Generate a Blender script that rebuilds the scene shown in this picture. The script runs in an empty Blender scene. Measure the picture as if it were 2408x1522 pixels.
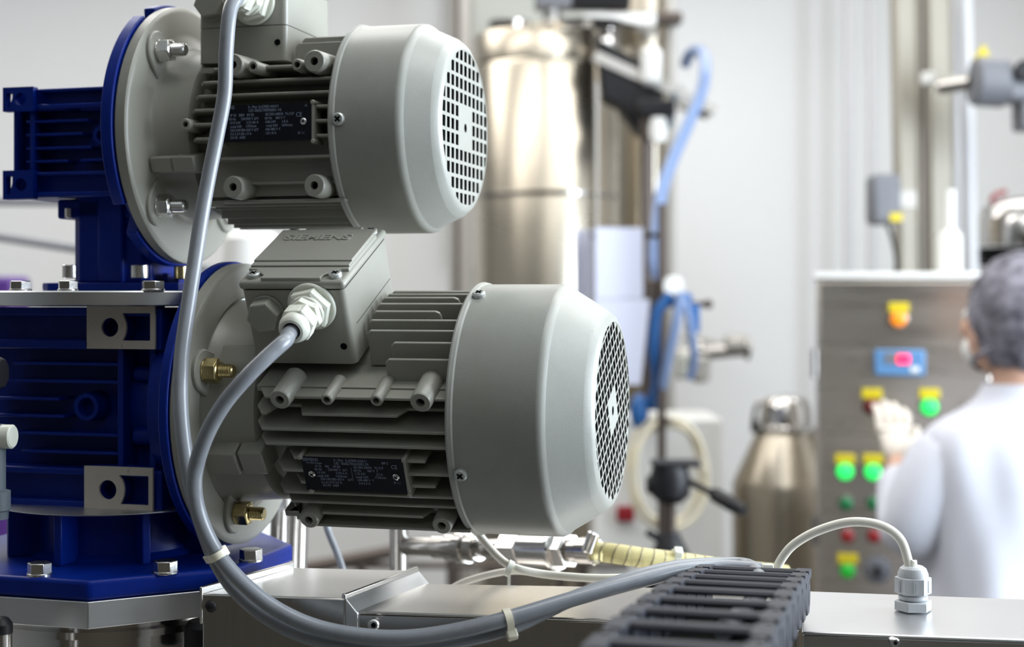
import bpy, math, random
from mathutils import Vector, Matrix
random.seed(7)
R = math.radians
SC = bpy.context.scene
COL = SC.collection
H = 1.60            # camera height above the floor
FPX = 3450.0        # focal length in pixels of the 2408 px wide frame
HORX, HORY = 1204.0, 690.0

# ------------------------------------------------------------------ camera, world, lights, exposure
cd = bpy.data.cameras.new('camera'); cam = bpy.data.objects.new('camera', cd); COL.objects.link(cam)
cam.location = (0, 0, H); cam.rotation_euler = (R(90), 0, 0)
cd.sensor_width = 36.0; cd.lens = 36.0*FPX/2408.0
cd.shift_y = -(761-HORY)/2408.0
cd.clip_start = 0.02; cd.clip_end = 60
cd.dof.use_dof = True; cd.dof.focus_distance = 0.985; cd.dof.aperture_fstop = 5.2; cd.dof.aperture_blades = 9
SC.camera = cam
SC.view_settings.view_transform = 'Standard'; SC.view_settings.look = 'None'
SC.view_settings.gamma = 1.0; SC.view_settings.use_curve_mapping = False
SC.view_settings.exposure = 0.08
w = bpy.data.worlds.new('world'); SC.world = w; w.use_nodes = True
w.node_tree.nodes['Background'].inputs[0].default_value = (0.75, 0.85, 1.0, 1)
w.node_tree.nodes['Background'].inputs[1].default_value = 0.6

def area(name, loc, rot, sx, sy, power, col):
    l = bpy.data.lights.new(name, 'AREA'); l.shape = 'RECTANGLE'; l.size = sx; l.size_y = sy
    l.energy = power; l.color = col
    o = bpy.data.objects.new(name, l); COL.objects.link(o); o.location = loc; o.rotation_euler = rot
    return o
RX0, RX1, RY0, RY1, RZ = -3.6, 2.6, -3.4, 5.6, 3.20
WY0, WY1 = 0.0, 2.3
# daylight through the windows in the right wall
area('daylight', (RX1-0.06, (WY0+WY1)/2, 1.95), (0, R(90), 0), 1.5, WY1-WY0-.1, 165, (0.80, 0.90, 1.0))
# ceiling luminaires
LIGHTS = ((-1.5, 3.9, 40, 2.4, 1.2), (.9, 4.2, 28, 2.4, 1.2), (-1.3, 2.2, 30, 2.2, .9), (1.2, 2.2, 28, 2.2, .9), (.45, .80, 9, 1.2, .5), (0.0, -1.6, 3, 1.2, .5))
for (x, y, p, sx_, sy_) in LIGHTS:
    area('ceiling_light_source', (x, y, RZ-0.09), (0, 0, 0), sx_, sy_, p, (1.0, 0.975, 0.94))

# ------------------------------------------------------------------ materials
def mat(name, col, rough=0.5, metal=0.0, **k):
    m = bpy.data.materials.new(name); m.use_nodes = True
    nt = m.node_tree; b = nt.nodes['Principled BSDF']
    b.inputs['Base Color'].default_value = (*col, 1); b.inputs['Roughness'].default_value = rough
    b.inputs['Metallic'].default_value = metal
    if 'spec' in k: b.inputs['Specular IOR Level'].default_value = k['spec']
    if 'coat' in k: b.inputs['Coat Weight'].default_value = k['coat']; b.inputs['Coat Roughness'].default_value = 0.12
    if 'sss' in k: b.inputs['Subsurface Weight'].default_value = k['sss']; b.inputs['Subsurface Radius'].default_value = (0.01, 0.008, 0.006)
    if 'trans' in k: b.inputs['Transmission Weight'].default_value = k['trans']
    if 'ior' in k: b.inputs['IOR'].default_value = k['ior']
    if 'emit' in k:
        b.inputs['Emission Color'].default_value = (*k['emit'], 1); b.inputs['Emission Strength'].default_value = k.get('es', 1.0)
    tc = nt.nodes.new('ShaderNodeTexCoord')
    if k.get('bump'):
        sc, st = k['bump']
        n = nt.nodes.new('ShaderNodeTexNoise'); n.inputs['Scale'].default_value = sc; n.inputs['Detail'].default_value = 3
        nt.links.new(tc.outputs['Object'], n.inputs['Vector'])
        bp = nt.nodes.new('ShaderNodeBump'); bp.inputs['Strength'].default_value = st; bp.inputs['Distance'].default_value = 0.0005
        nt.links.new(n.outputs['Fac'], bp.inputs['Height']); nt.links.new(bp.outputs['Normal'], b.inputs['Normal'])
    if k.get('var'):                       # slow colour variation / dirt
        sc, c2, lo, hi = k['var']
        n = nt.nodes.new('ShaderNodeTexNoise'); n.inputs['Scale'].default_value = sc; n.inputs['Detail'].default_value = 6
        n.inputs['Roughness'].default_value = 0.65
        nt.links.new(tc.outputs['Object'], n.inputs['Vector'])
        r = nt.nodes.new('ShaderNodeValToRGB'); r.color_ramp.elements[0].position = lo; r.color_ramp.elements[1].position = hi
        r.color_ramp.elements[0].color = (*col, 1); r.color_ramp.elements[1].color = (*c2, 1)
        nt.links.new(n.outputs['Fac'], r.inputs['Fac']); nt.links.new(r.outputs['Color'], b.inputs['Base Color'])
    if k.get('spots'):                     # sparse smudges
        sc, c2, th = k['spots']; src = b.inputs['Base Color'].links[0].from_socket
        n = nt.nodes.new('ShaderNodeTexNoise'); n.inputs['Scale'].default_value = sc; n.inputs['Detail'].default_value = 5
        nt.links.new(tc.outputs['Object'], n.inputs['Vector'])
        mr = nt.nodes.new('ShaderNodeMapRange'); mr.inputs['From Min'].default_value = th; mr.inputs['From Max'].default_value = th+.05; mr.inputs['To Max'].default_value = .75
        mx = nt.nodes.new('ShaderNodeMix'); mx.data_type = 'RGBA'
        nt.links.new(n.outputs['Fac'], mr.inputs['Value']); nt.links.new(mr.outputs['Result'], mx.inputs[0])
        nt.links.new(src, mx.inputs[6]); mx.inputs[7].default_value = (*c2, 1); nt.links.new(mx.outputs[2], b.inputs['Base Color'])
    if k.get('brush'):                     # brushed metal: stretched noise into roughness and bump
        sx, sy, sz, amt = k['brush']
        mp = nt.nodes.new('ShaderNodeMapping'); mp.inputs['Scale'].default_value = (sx, sy, sz)
        n = nt.nodes.new('ShaderNodeTexNoise'); n.inputs['Scale'].default_value = 1.0; n.inputs['Detail'].default_value = 4
        nt.links.new(tc.outputs['Object'], mp.inputs['Vector']); nt.links.new(mp.outputs['Vector'], n.inputs['Vector'])
        mr = nt.nodes.new('ShaderNodeMapRange'); mr.inputs['To Min'].default_value = max(0.03, rough-amt); mr.inputs['To Max'].default_value = rough+amt
        nt.links.new(n.outputs['Fac'], mr.inputs['Value']); nt.links.new(mr.outputs['Result'], b.inputs['Roughness'])
    return m

M = {}
M['paint'] = mat('grey_enamel', (0.315, 0.31, 0.27), 0.34, 0, bump=(900, 0.10), var=(14, (0.285, 0.28, 0.24), 0.3, 0.75))
M['cover'] = mat('grey_cover_enamel', (0.33, 0.335, 0.305), 0.36, 0, bump=(1300, 0.14), var=(22, (0.30, 0.295, 0.26), 0.42, 0.8), spots=(48, (0.13, 0.11, 0.08), 0.735))
M['blue'] = mat('blue_enamel', (0.0, 0.019, 0.235), 0.36, 0, spec=.22, bump=(260, 0.25), var=(30, (0.0, 0.012, 0.17), 0.35, 0.8))
M['primer'] = mat('bare_casting_pad', (0.50, 0.46, 0.40), 0.5, 0, bump=(400, 0.3), var=(120, (0.16, 0.12, 0.08), 0.60, 0.74))
M['brass'] = mat('yellow_zinc', (0.62, 0.52, 0.27), 0.28, 1, bump=(500, 0.25), var=(160, (0.40, 0.32, 0.14), 0.4, 0.75))
M['zinc'] = mat('bright_zinc', (0.72, 0.71, 0.69), 0.22, 1, bump=(500, 0.15))
M['steel'] = mat('brushed_steel', (0.60, 0.57, 0.53), 0.30, 1, brush=(3, 3, 900, 0.06))
M['sheet'] = mat('sheet_steel', (0.62, 0.60, 0.57), 0.24, 1, brush=(12, 1800, 12, 0.05))
M['chrome'] = mat('polished_steel', (0.66, 0.64, 0.62), 0.12, 1)
M['alu'] = mat('machined_aluminium', (0.70, 0.71, 0.72), 0.36, 1, brush=(6, 6, 1500, 0.06))
M['tank'] = mat('tank_steel', (0.50, 0.45, 0.37), 0.28, 1, brush=(1.2, 1.2, 8, 0.05))
M['black'] = mat('black_plastic', (0.010, 0.010, 0.012), 0.45, 0, spec=.3)
M['hole'] = mat('dark_recess_shade', (0.004, 0.004, 0.004), 0.9, 0, spec=.05)  # near-black colour stands in for the shade inside holes and gaps
M['plate'] = mat('nameplate_black', (0.002, 0.003, 0.008), 0.5, 0, spec=.25, bump=(700, 0.1))
M['print'] = mat('nameplate_print', (0.22, 0.26, 0.36), 0.5)
M['worn'] = mat('worn_plate_metal', (0.33, 0.32, 0.27), 0.5, 0.2)
M['cable'] = mat('grey_pvc', (0.235, 0.25, 0.275), 0.28, 0, bump=(220, 0.1), var=(60, (0.19, 0.20, 0.22), 0.55, 0.8))
M['ivory'] = mat('ivory_pvc', (0.80, 0.77, 0.68), 0.35)
M['nylon'] = mat('natural_nylon', (0.84, 0.79, 0.64), 0.38, 0, sss=0.12)
M['gland'] = mat('white_polyamide', (0.72, 0.73, 0.64), 0.35, 0, sss=0.05, var=(90, (0.55, 0.50, 0.36), 0.60, 0.8))
M['ggrey'] = mat('light_grey_polyamide', (0.50, 0.52, 0.54), 0.4)
M['chain'] = mat('chain_plastic', (0.018, 0.020, 0.030), 0.5, 0, spec=.28, bump=(500, 0.25), var=(260, (0.05, 0.06, 0.085), 0.64, 0.78))
M['wall'] = mat('white_wall', (0.76, 0.765, 0.77), 0.6)
M['wallf'] = mat('dark_far_wall', (0.10, 0.083, 0.06), 0.7)
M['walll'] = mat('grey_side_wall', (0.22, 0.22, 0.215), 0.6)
M['ceil'] = mat('white_ceiling', (0.80, 0.80, 0.78), 0.8)
M['floor'] = mat('epoxy_floor', (0.15, 0.145, 0.13), 0.4, 0, var=(3, (0.12, 0.115, 0.10), 0.3, 0.7))
M['lamp'] = mat('luminaire', (0.9, 0.9, 0.9), 0.5, 0, emit=(1, 0.97, 0.92), es=3.0)

# ------------------------------------------------------------------ geometry helpers
def W(px, py, Y):
    """world point seen at pixel (px, py) at depth Y"""
    return Vector(((px-HORX)/FPX*Y, Y, H - (py-HORY)/FPX*Y))

class MB:
    def __init__(s): s.v = []; s.f = []
    def add(s, vs, fs):
        n = len(s.v); s.v += [tuple(v) for v in vs]; s.f += [tuple(i+n for i in f) for f in fs]; return s
    def box(s, x0, x1, y0, y1, z0, z1, m=None):
        vs = [Vector((x, y, z)) for x in (x0, x1) for y in (y0, y1) for z in (z0, z1)]
        if m: vs = [m @ v for v in vs]
        return s.add(vs, [(0,1,3,2),(4,6,7,5),(0,4,5,1),(2,3,7,6),(0,2,6,4),(1,5,7,3)])
    def prism(s, poly, a, d0, d1):
        """poly (u,v) extruded along axis a ('x': u=y,v=z  'y': u=x,v=z  'z': u=x,v=y)"""
        def p(u, v, d): return {'x': (d, u, v), 'y': (u, d, v), 'z': (u, v, d)}[a]
        n = len(poly); vs = [p(u, v, d0) for u, v in poly]+[p(u, v, d1) for u, v in poly]
        return s.add(vs, [tuple(range(n))[::-1], tuple(range(n, 2*n))]+[(i, (i+1) % n, n+(i+1) % n, n+i) for i in range(n)])
    def lathe(s, prof, o, ax, n=48, a0=0.0, cap=True, rot=None):
        """prof: list of (distance along axis, radius)"""
        o = Vector(o); ax = Vector(ax).normalized()
        u = ax.orthogonal().normalized() if rot is None else Vector(rot).normalized()
        v = ax.cross(u)
        vs = []
        for d, r in prof:
            for i in range(n):
                a = a0+2*math.pi*i/n; vs.append(o+ax*d+(u*math.cos(a)+v*math.sin(a))*r)
        fs = []
        for k in range(len(prof)-1):
            for i in range(n):
                j = (i+1) % n; fs.append((k*n+i, k*n+j, (k+1)*n+j, (k+1)*n+i))
        if cap:
            if prof[0][1] > 1e-6: fs.append(tuple(range(n))[::-1])
            if prof[-1][1] > 1e-6: fs.append(tuple((len(prof)-1)*n+i for i in range(n)))
        return s.add(vs, fs)
    def cyl(s, p0, p1, r0, r1=None, n=24, ch=0.0):
        p0 = Vector(p0); p1 = Vector(p1); L = (p1-p0).length; r1 = r0 if r1 is None else r1
        pr = [(0, r0-ch), (ch, r0), (L-ch, r1), (L, r1-ch)] if ch else [(0, r0), (L, r1)]
        return s.lathe(pr, p0, p1-p0, n)
    def hexa(s, p0, p1, af, ch=0.0, rot=None, a0=0.0):
        p0 = Vector(p0); p1 = Vector(p1); L = (p1-p0).length; r = af/2/math.cos(math.pi/6)
        pr = [(0, r), (L, r)] if not ch else [(0, r), (L-ch*.6, r), (L, r-ch)]
        return s.lathe(pr, p0, p1-p0, 6, a0=a0, rot=rot)
    def tube(s, pts, r, n=14, sub=8, cap=True):
        P = spline(pts, sub); rr = r if isinstance(r, list) else None
        t = [(P[min(i+1, len(P)-1)]-P[max(i-1, 0)]).normalized() for i in range(len(P))]
        u = t[0].orthogonal().normalized(); vs = []
        for i, p in enumerate(P):
            u = (u - t[i]*u.dot(t[i])).normalized(); v = t[i].cross(u)
            q = r if rr is None else rr[0]+(rr[1]-rr[0])*i/(len(P)-1)
            for k in range(n):
                a = 2*math.pi*k/n; vs.append(p+(u*math.cos(a)+v*math.sin(a))*q)
        fs = [(i*n+k, i*n+(k+1) % n, (i+1)*n+(k+1) % n, (i+1)*n+k) for i in range(len(P)-1) for k in range(n)]
        if cap: fs += [tuple(range(n))[::-1], tuple((len(P)-1)*n+k for k in range(n))]
        return s.add(vs, fs)
    def sphere(s, c, rx, ry=None, rz=None, n=24, m=14):
        ry = ry or rx; rz = rz or rx; c = Vector(c); vs = [c+Vector((0, 0, -rz))]
        for j in range(1, m):
            b = -math.pi/2+math.pi*j/m
            for i in range(n):
                a = 2*math.pi*i/n
                vs.append(c+Vector((rx*math.cos(b)*math.cos(a), ry*math.cos(b)*math.sin(a), rz*math.sin(b))))
        vs.append(c+Vector((0, 0, rz))); fs = [(0, 1+(i+1) % n, 1+i) for i in range(n)]
        for j in range(m-2):
            for i in range(n):
                a = 1+j*n+i; b = 1+j*n+(i+1) % n; fs.append((a, b, b+n, a+n))
        k = len(vs)-1; fs += [(k, 1+(m-2)*n+i, 1+(m-2)*n+(i+1) % n) for i in range(n)]
        return s.add(vs, fs)

def spline(pts, sub=8):
    P = [Vector(p) for p in pts]
    if sub <= 1 or len(P) < 3: return P
    Q = [P[0]*2-P[1]]+P+[P[-1]*2-P[-2]]; out = []
    for i in range(1, len(Q)-2):
        a, b, c, d = Q[i-1:i+3]
        for k in range(sub):
            t = k/sub
            out.append(0.5*((2*b)+(c-a)*t+(2*a-5*b+4*c-d)*t*t+(3*b-a-3*c+d)*t**3))
    out.append(P[-1]); return out

def finish(me, smooth):
    if smooth:
        me.polygons.foreach_set('use_smooth', [True]*len(me.polygons))
        me.set_sharp_from_angle(angle=R(smooth))
def obj(name, mb, m, parent=None, bevel=0, smooth=35, seg=2, **pr):
    if isinstance(mb, MB):
        me = bpy.data.meshes.new(name); me.from_pydata(mb.v, [], mb.f); me.validate()
        import bmesh
        bm = bmesh.new(); bm.from_mesh(me); bmesh.ops.recalc_face_normals(bm, faces=bm.faces); bm.to_mesh(me); bm.free()
    else: me = mb
    finish(me, smooth)
    if m: me.materials.clear(); me.materials.append(M[m] if isinstance(m, str) else m)
    o = bpy.data.objects.new(name, me); COL.objects.link(o)
    if parent: o.parent = parent
    if bevel:
        b = o.modifiers.new('bevel', 'BEVEL'); b.width = bevel; b.segments = seg; b.limit_method = 'ANGLE'; b.angle_limit = R(40)
        b.harden_normals = False
    for k, v in pr.items(): o[k] = v
    return o
def tag(o, label, cat, group=None, kind=None):
    o['label'] = label; o['category'] = cat
    if group: o['group'] = group
    if kind: o['kind'] = kind
    return o
def thing(name, label, cat, loc=(0, 0, 0), rot=(0, 0, 0), group=None):
    o = bpy.data.objects.new(name, None); COL.objects.link(o); o.empty_display_size = 0.02
    o.location = loc; o.rotation_euler = rot
    return tag(o, label, cat, group)
def struct(name, mb, m, **k):
    o = obj(name, mb, m, **k); o['kind'] = 'structure'; return o
def dup(o, loc=None, rot=None, parent=None):
    c = o.copy(); COL.objects.link(c)
    if parent: c.parent = parent
    if loc is not None: c.location = loc
    if rot is not None: c.rotation_euler = rot
    for ch in list(o.children):
        dup(ch, parent=c)
    return c
def circle(cx, cy, r, n=24, a0=0):
    return [(cx+r*math.cos(a0+2*math.pi*i/n), cy+r*math.sin(a0+2*math.pi*i/n)) for i in range(n)]
def curve_mesh(cu):
    o = bpy.data.objects.new('tmp', cu); COL.objects.link(o)
    dg = bpy.context.evaluated_depsgraph_get()
    me = bpy.data.meshes.new_from_object(o.evaluated_get(dg)); bpy.data.objects.remove(o)
    return me
def holed(outlines, thick, mx):
    """flat plate in the xy plane with holes, centred in z, transformed by mx"""
    cu = bpy.data.curves.new('plate', 'CURVE'); cu.dimensions = '2D'; cu.fill_mode = 'BOTH'; cu.extrude = thick/2
    for pl in outlines:
        sp = cu.splines.new('POLY'); sp.points.add(len(pl)-1); sp.use_cyclic_u = True
        for i, (x, y) in enumerate(pl): sp.points[i].co = (x, y, 0, 1)
    me = curve_mesh(cu); me.transform(mx); return me
def text_mesh(s, size, ext, mx, bold=0.0, sx=1.0, align='LEFT'):
    cu = bpy.data.curves.new('txt', 'FONT'); cu.body = s; cu.size = size; cu.extrude = ext; cu.offset = bold
    cu.align_x = align; cu.resolution_u = 3
    me = curve_mesh(cu); me.transform(mx @ Matrix.Diagonal((sx, 1, 1, 1))); return me
def join_meshes(ms):
    mb = MB()
    for me in ms:
        mb.add([v.co[:] for v in me.vertices], [tuple(p.vertices) for p in me.polygons])
    return mb
FY = Matrix.Rotation(R(90), 4, 'X')       # xy-plane drawing -> facing -y (x right, y up)
def T(x, y, z): return Matrix.Translation((x, y, z))
def frame(loc, rot):
    from mathutils import Euler
    return T(*loc) @ Euler(rot, 'XYZ').to_matrix().to_4x4()
def hit(Fm, px, py, ax, val):
    """local point on local plane ax=val seen at pixel"""
    inv = Fm.inverted(); o = inv @ Vector((0, 0, H)); p = inv @ W(px, py, 1.0); d = p-o
    t = (val-o[ax])/d[ax]; return o+d*t
# ------------------------------------------------------------------ the room
t_ = 0.1
struct('floor', MB().box(RX0, RX1, RY0, RY1, -t_, 0), 'floor')
struct('ceiling', MB().box(RX0, RX1, RY0, RY1, RZ, RZ+t_), 'ceil')
struct('wall_back', MB().box(RX0-t_, RX1+t_, RY1, RY1+t_, 0, RZ), 'wall')
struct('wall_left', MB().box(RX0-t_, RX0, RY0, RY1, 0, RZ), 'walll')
struct('wall_front', MB().box(RX0-t_, RX1+t_, RY0-t_, RY0, 0, RZ), 'wallf')
wr = MB().box(RX1, RX1+t_, RY0, RY1, 0, 1.15).box(RX1, RX1+t_, RY0, RY1, 2.75, RZ)
wr.box(RX1, RX1+t_, RY0, WY0, 1.15, 2.75).box(RX1, RX1+t_, WY1, RY1, 1.15, 2.75)
struct('wall_right', wr, 'wall')
wf = MB()
for y in (WY0, WY0+1.25, WY0+2.5, WY1-.06): wf.box(RX1-0.02, RX1+0.04, y, y+0.06, 1.15, 2.75)
wf.box(RX1-0.02, RX1+0.04, WY0, WY1, 1.15, 1.20).box(RX1-0.02, RX1+0.04, WY0, WY1, 2.70, 2.75)
wi = struct('window_1', wf, mat('window_frame', (0.75, 0.75, 0.75), 0.4))
obj('window_pane', MB().box(RX1+0.05, RX1+0.056, WY0, WY1, 1.15, 2.75), mat('glass', (1, 1, 1), 0.02, 0, trans=1.0), wi)
for n_, (x, y, p, sx_, sy_) in enumerate(LIGHTS):
    struct('trim_%d' % (n_+1), MB().box(x-sx_/2-.02, x+sx_/2+.02, y-sy_/2-.02, y+sy_/2+.02, RZ-0.07, RZ), 'ceil')

# ------------------------------------------------------------------ motors
YAW = R(-15)
def screw_mb(p, d, r, h, n=16):
    return MB().lathe([(0, r), (h*.6, r), (h*.9, r*.85), (h, r*.6)], p, d, n)
def cross_mb(p, d, r, h):
    """dark cross recess on top of a screw"""
    d = Vector(d).normalized(); u = d.orthogonal().normalized(); v = d.cross(u); p = Vector(p)+d*h
    mb = MB()
    for a, b in ((u, v), (v, u)):
        vs = [p+a*(sa*r*.55)+b*(sb*r*.14)+d*(k*0.0002) for k in (-1, 1) for sa, sb in ((-1, -1), (1, -1), (1, 1), (-1, 1))]
        mb.add(vs, [(3,2,1,0), (4,5,6,7), (0,1,5,4), (1,2,6,5), (2,3,7,6), (3,0,4,7)])
    return mb

def make_motor(F, roll, label, P):
    rot = (roll, 0, YAW)
    mt = thing('electric_motor', label, 'motor', F, rot)
    Rc, L, xc, xs, rf = P['R'], P['L'], P['xc'], P['xs'], P['rf']
    fr = P['fr']                                  # fin tip radius
    # flange with the end shield
    fo = P['fo']; RF = P['RF']
    mb = MB().lathe([(-.004, .07), (fo-.0005, .08), (fo-.0005, RF-.0012), (fo+.0008, RF), (fo+.0080, RF), (fo+.0095, RF-.0015), (fo+.0102, RF-.004), (fo+.0102, .08)] +
                    ([(.012, .0775), (.022, .0715), (.05, .0695), (.052, .066)] if P['big'] else
                     [(.012, .071), (.016, .067), (.026, .0655), (.04, .064), (.042, .060)]), (0, 0, 0), (1, 0, 0), 72)
    for a in (45, 135, 225, 315):
        c, s_ = math.cos(R(a)), math.sin(R(a))
        m = Matrix.Rotation(R(a), 4, 'X')
        # raised pad for each nut
        pl = [(.0825+.015*math.cos(t), .015*math.sin(t)) for t in [R(-90+15*i) for i in range(13)]]+[(.068, .0165), (.068, -.0165)]
        xo = fo
        vs = []; n = len(pl)
        for x, k in ((fo+.008, 1.0), (fo+.0125, 1.0), (fo+.0135, .94)):
            vs += [m @ Vector((x, .0805+(u-.0805)*k, v*k)) for u, v in pl]
        fs = [tuple(range(2*n, 3*n))]+[(j*n+i, j*n+(i+1) % n, (j+1)*n+(i+1) % n, (j+1)*n+i) for j in (0, 1) for i in range(n)]
        mb.add(vs, fs)
    obj('mounting_flange', mb, 'paint', mt, smooth=40)
    # ribs of the end shield between the pads
    if P['big']:
        obj('shield_rib', MB().prism([(-.052, .040), (-.047, .056), (-.030, .066), (-.024, .05)], 'x', .014, .050), 'paint', mt, bevel=.004, seg=3)
    for a in (45, 135, 225, 315):
        c, s_ = math.cos(R(a)), math.sin(R(a)); p = Vector((fo+.0135, .0825*c, .0825*s_)); x = Vector((1, 0, 0))
        nm = P['nut']
        nt = obj('nut', MB().lathe([(0, .0082), (.0012, .0082)], p, x, 24).hexa(p+x*.0012, p+x*.0105, .0155, .0006, a0=R(a+11)).lathe(
            [(.0105, .0074), (.0112, .0062)], p, x, 24), nm, mt, bevel=.0003, smooth=25)
        th = [(.0095, .0045)]
        for i in range(8): th += [(.0105+i*.0013, .0049), (.0105+i*.0013+.00065, .0043)]
        th += [(.0212, .0046), (.022, .0036)]
        obj('stud', MB().lathe(th, p, x, 20), nm, nt, smooth=25)
    # core
    x0, x1 = P['x0'], xc+.006
    core = MB().lathe([(x0-.01, fr*.68), (x0, fr*.68), (x1, fr*.68)], (0, 0, 0), (1, 0, 0), 56)
    core.box(x0+.004, x1, -fr*.74, -fr*.3, P['zt'][0]-.0014, P['zt'][0]+.0025).box(x0+.004, x1, -fr*.70, -fr*.3, P['zt'][1]-.003, P['zt'][1]+.0014)
    obj('housing', core, 'paint', mt, smooth=30)
    # fins: side fins (normal z) near and far, upper and lower fins (normal y)
    def fin(z, side, xa, xb, tip, root, notch=()):
        s = side; h = .00125
        up = [(xa+.004, tip-.006), (xa+.0075, tip-.0005), (xa+.0085, tip)]
        for (na, nb, nd) in notch: up += [(na, tip), (na+.005, tip-nd), (nb-.005, tip-nd), (nb, tip)]
        up += [(xb, tip)]
        pl = [(xa, root)]+[(xa+.001, tip-.010)]+up+[(xb, root)]
        # tapered thickness: root thicker
        n = len(pl); vs = []
        for sg in (-1, 1):
            for x, r in pl:
                t = h*(1.7-.8*(r-root)/max(tip-root, 1e-4)); vs.append((x, s*r, z+sg*t))
        return MB().add(vs, [tuple(range(n))[::-1], tuple(range(n, 2*n))]+[(i, (i+1) % n, n+(i+1) % n, n+i) for i in range(n)])
    for (z, xa, xb, notch) in P['fins']:
        tip = math.sqrt(max(fr*fr-z*z, .0004))
        if abs(z) > .040: tip = max(tip, P['ledge'])
        root = math.sqrt(max((fr*.68)**2-z*z, 1e-6))-.004
        obj('cooling_fin', fin(z, -1, xa, xb, tip, max(root, .01), notch), 'paint', mt, bevel=.0007, smooth=30)
    for (z, xa, xb, notch) in P['fins'][1:-1:1]:
        tip = math.sqrt(fr*fr-z*z); root = math.sqrt(max((fr*.68)**2-z*z, 2.5e-4))-.004
        obj('cooling_fin', fin(z, 1, P['x0'], x1, tip, root), 'paint', mt)
    for (y, xa, xb, tip, root) in P['tfins']:
        r_ = .004
        pl = [(xa, root), (xa, tip-r_*.6), (xa+r_*.6, tip), (xb-r_, tip), (xb-r_*.3, tip-r_*.3), (xb, tip-r_), (xb, root)]
        n = len(pl); h = .0013; vs = [(x, y-h*(1.5-.5*(z-root)/(tip-root)), z) for x, z in pl]+[(x, y+h*(1.5-.5*(z-root)/(tip-root)), z) for x, z in pl]
        obj('cooling_fin', MB().add(vs, [tuple(range(n))[::-1], tuple(range(n, 2*n))]+[(i, (i+1) % n, n+(i+1) % n, n+i) for i in range(n)]), 'paint', mt, bevel=.0006, smooth=30)
    for y in [i*.0105 for i in range(-5, 6)]:
        tip = math.sqrt(fr*fr-y*y); root = math.sqrt(max((fr*.68)**2-y*y, 2.5e-4))-.004
        obj('cooling_fin', MB().add([(a, y+b*.0014, c) for a in (P['x0']+.01, x1) for b in (-1, 1) for c in (-root, -tip)],
            [(0,1,3,2),(4,6,7,5),(0,4,5,1),(2,3,7,6),(0,2,6,4),(1,5,7,3)]), 'paint', mt)
    # foot bosses with socket holes
    for (x, z, r, r2, d0, d1) in P['bosses']:
        b = obj('mounting_boss', MB().lathe([(0, r*1.12), (d1-d0-.0012, r), (d1-d0, r-.0009), (d1-d0, r2), (d1-d0-.006, r2)], (x, -d0, z), (0, -1, 0), 28, cap=False), 'paint', mt, smooth=40)
        obj('boss_hole', MB().lathe([(0, r2*1.02), (.0002, r2*1.02)], (x, -d1+.0052, z), (0, -1, 0), 12), 'hole', b)
    # joint lug of end shield and housing
    for (xa, xb, za, zb, y) in P['lug']:
        obj('joint_lug', MB().prism([(-y, zb-.001), (-y+.022, zb+.004), (-y+.026, zb+.004), (-y+.026, za), (-y+.004, za)], 'x', xa, xb), 'paint', mt, bevel=.0012)
    # terminal box
    bx0, bx1, by, bz0, seam, bz1 = P['box']
    def rrect(x0_, x1_, y0_, y1_, r):
        out = []
        for cx_, cy_, a0 in ((x1_-r, y1_-r, 0), (x0_+r, y1_-r, 90), (x0_+r, y0_+r, 180), (x1_-r, y0_+r, 270)):
            out += [(cx_+r*math.cos(R(a0+22.5*k)), cy_+r*math.sin(R(a0+22.5*k))) for k in range(5)]
        return out
    rr_ = rrect(bx0, bx1, -by, by, .004)
    tbo = obj('terminal_box', MB().prism(rr_, 'z', bz0, (bz1 if P['big'] else seam-.0003)), 'paint', mt)
    if P['big']: obj('box_seam', MB().box(bx1-.0002, bx1+.0001, -by+.012, by-.004, seam-.0002, seam+.0002), 'hole', tbo)
    else: obj('box_frame', MB().prism(rr_, 'z', seam+.0003, bz1-.0004), 'paint', tbo)
    obj('seal_gap', MB().prism(rrect(bx0+.0008, bx1-.0008, -by+.0008, by-.0008, .004), 'z', bz1-.0006, bz1+.0006), 'hole', tbo)
    obj('drain_hole', MB().lathe([(0, .0024), (.0008, .0024)], (bx1-.007, -by-.0004, bz0+.0135), (0, 1, 0), 16), 'hole', tbo)
    lid = MB().box(bx0-.0012, bx1+.0012, -by-.0012, by+.0012, bz1+.0004, bz1+P['lh'])
    lo = obj('box_lid', lid, 'paint', tbo, bevel=.0028, seg=3)
    e = .0155; a, b, c, d = bx0, bx1, -by, by; z = bz1+P['lh']
    pl = [(a+e, c+.0005), (b-e, c+.0005), (b-e, c+.006), (b-.006, c+e), (b-.0005, c+e), (b-.0005, d-e), (b-e, d-e*.6), (b-e, d-.0005), (a+e, d-.0005), (a+e, d-e*.6), (a+.0005, d-e), (a+.0005, c+e), (a+.006, c+e), (a+e, c+.006)]
    l2 = MB().prism(pl, 'z', z-.001, z+.0022).box(a+.001, b-.001, c+e+.003, d-e-.001, z+.0018, z+.0036).box(a+.001, b-.001, c+e+.009, d-e+.005, z+.003, z+.0048)
    obj('lid_relief', l2, 'paint', tbo, bevel=.0007)
    for (sx, sy) in ((a+.0075, c+.0075), (b-.0075, c+.0075), (a+.0075, d-.0075), (b-.0075, d-.0075)):
        s = obj('lid_screw', MB().lathe([(0, .0046), (.0028, .0046), (.0036, .0038)], (sx, sy, z-.0005), (0, 0, 1), 20), M['zinc_dull'], tbo, smooth=30)
        obj('screw_recess', cross_mb((sx, sy, z-.0005), (0, 0, 1), .0046, .0036), 'hole', tbo)
    obj('raised_lettering', text_mesh('SIEMENS', .0128, .0005, T((a+b)/2-.003, .0145, z+.005), bold=.0005, sx=1.05, align='CENTER'), 'paint', tbo, smooth=0)
    # blanking plug
    px_, pz_ = P['plug']
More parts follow.
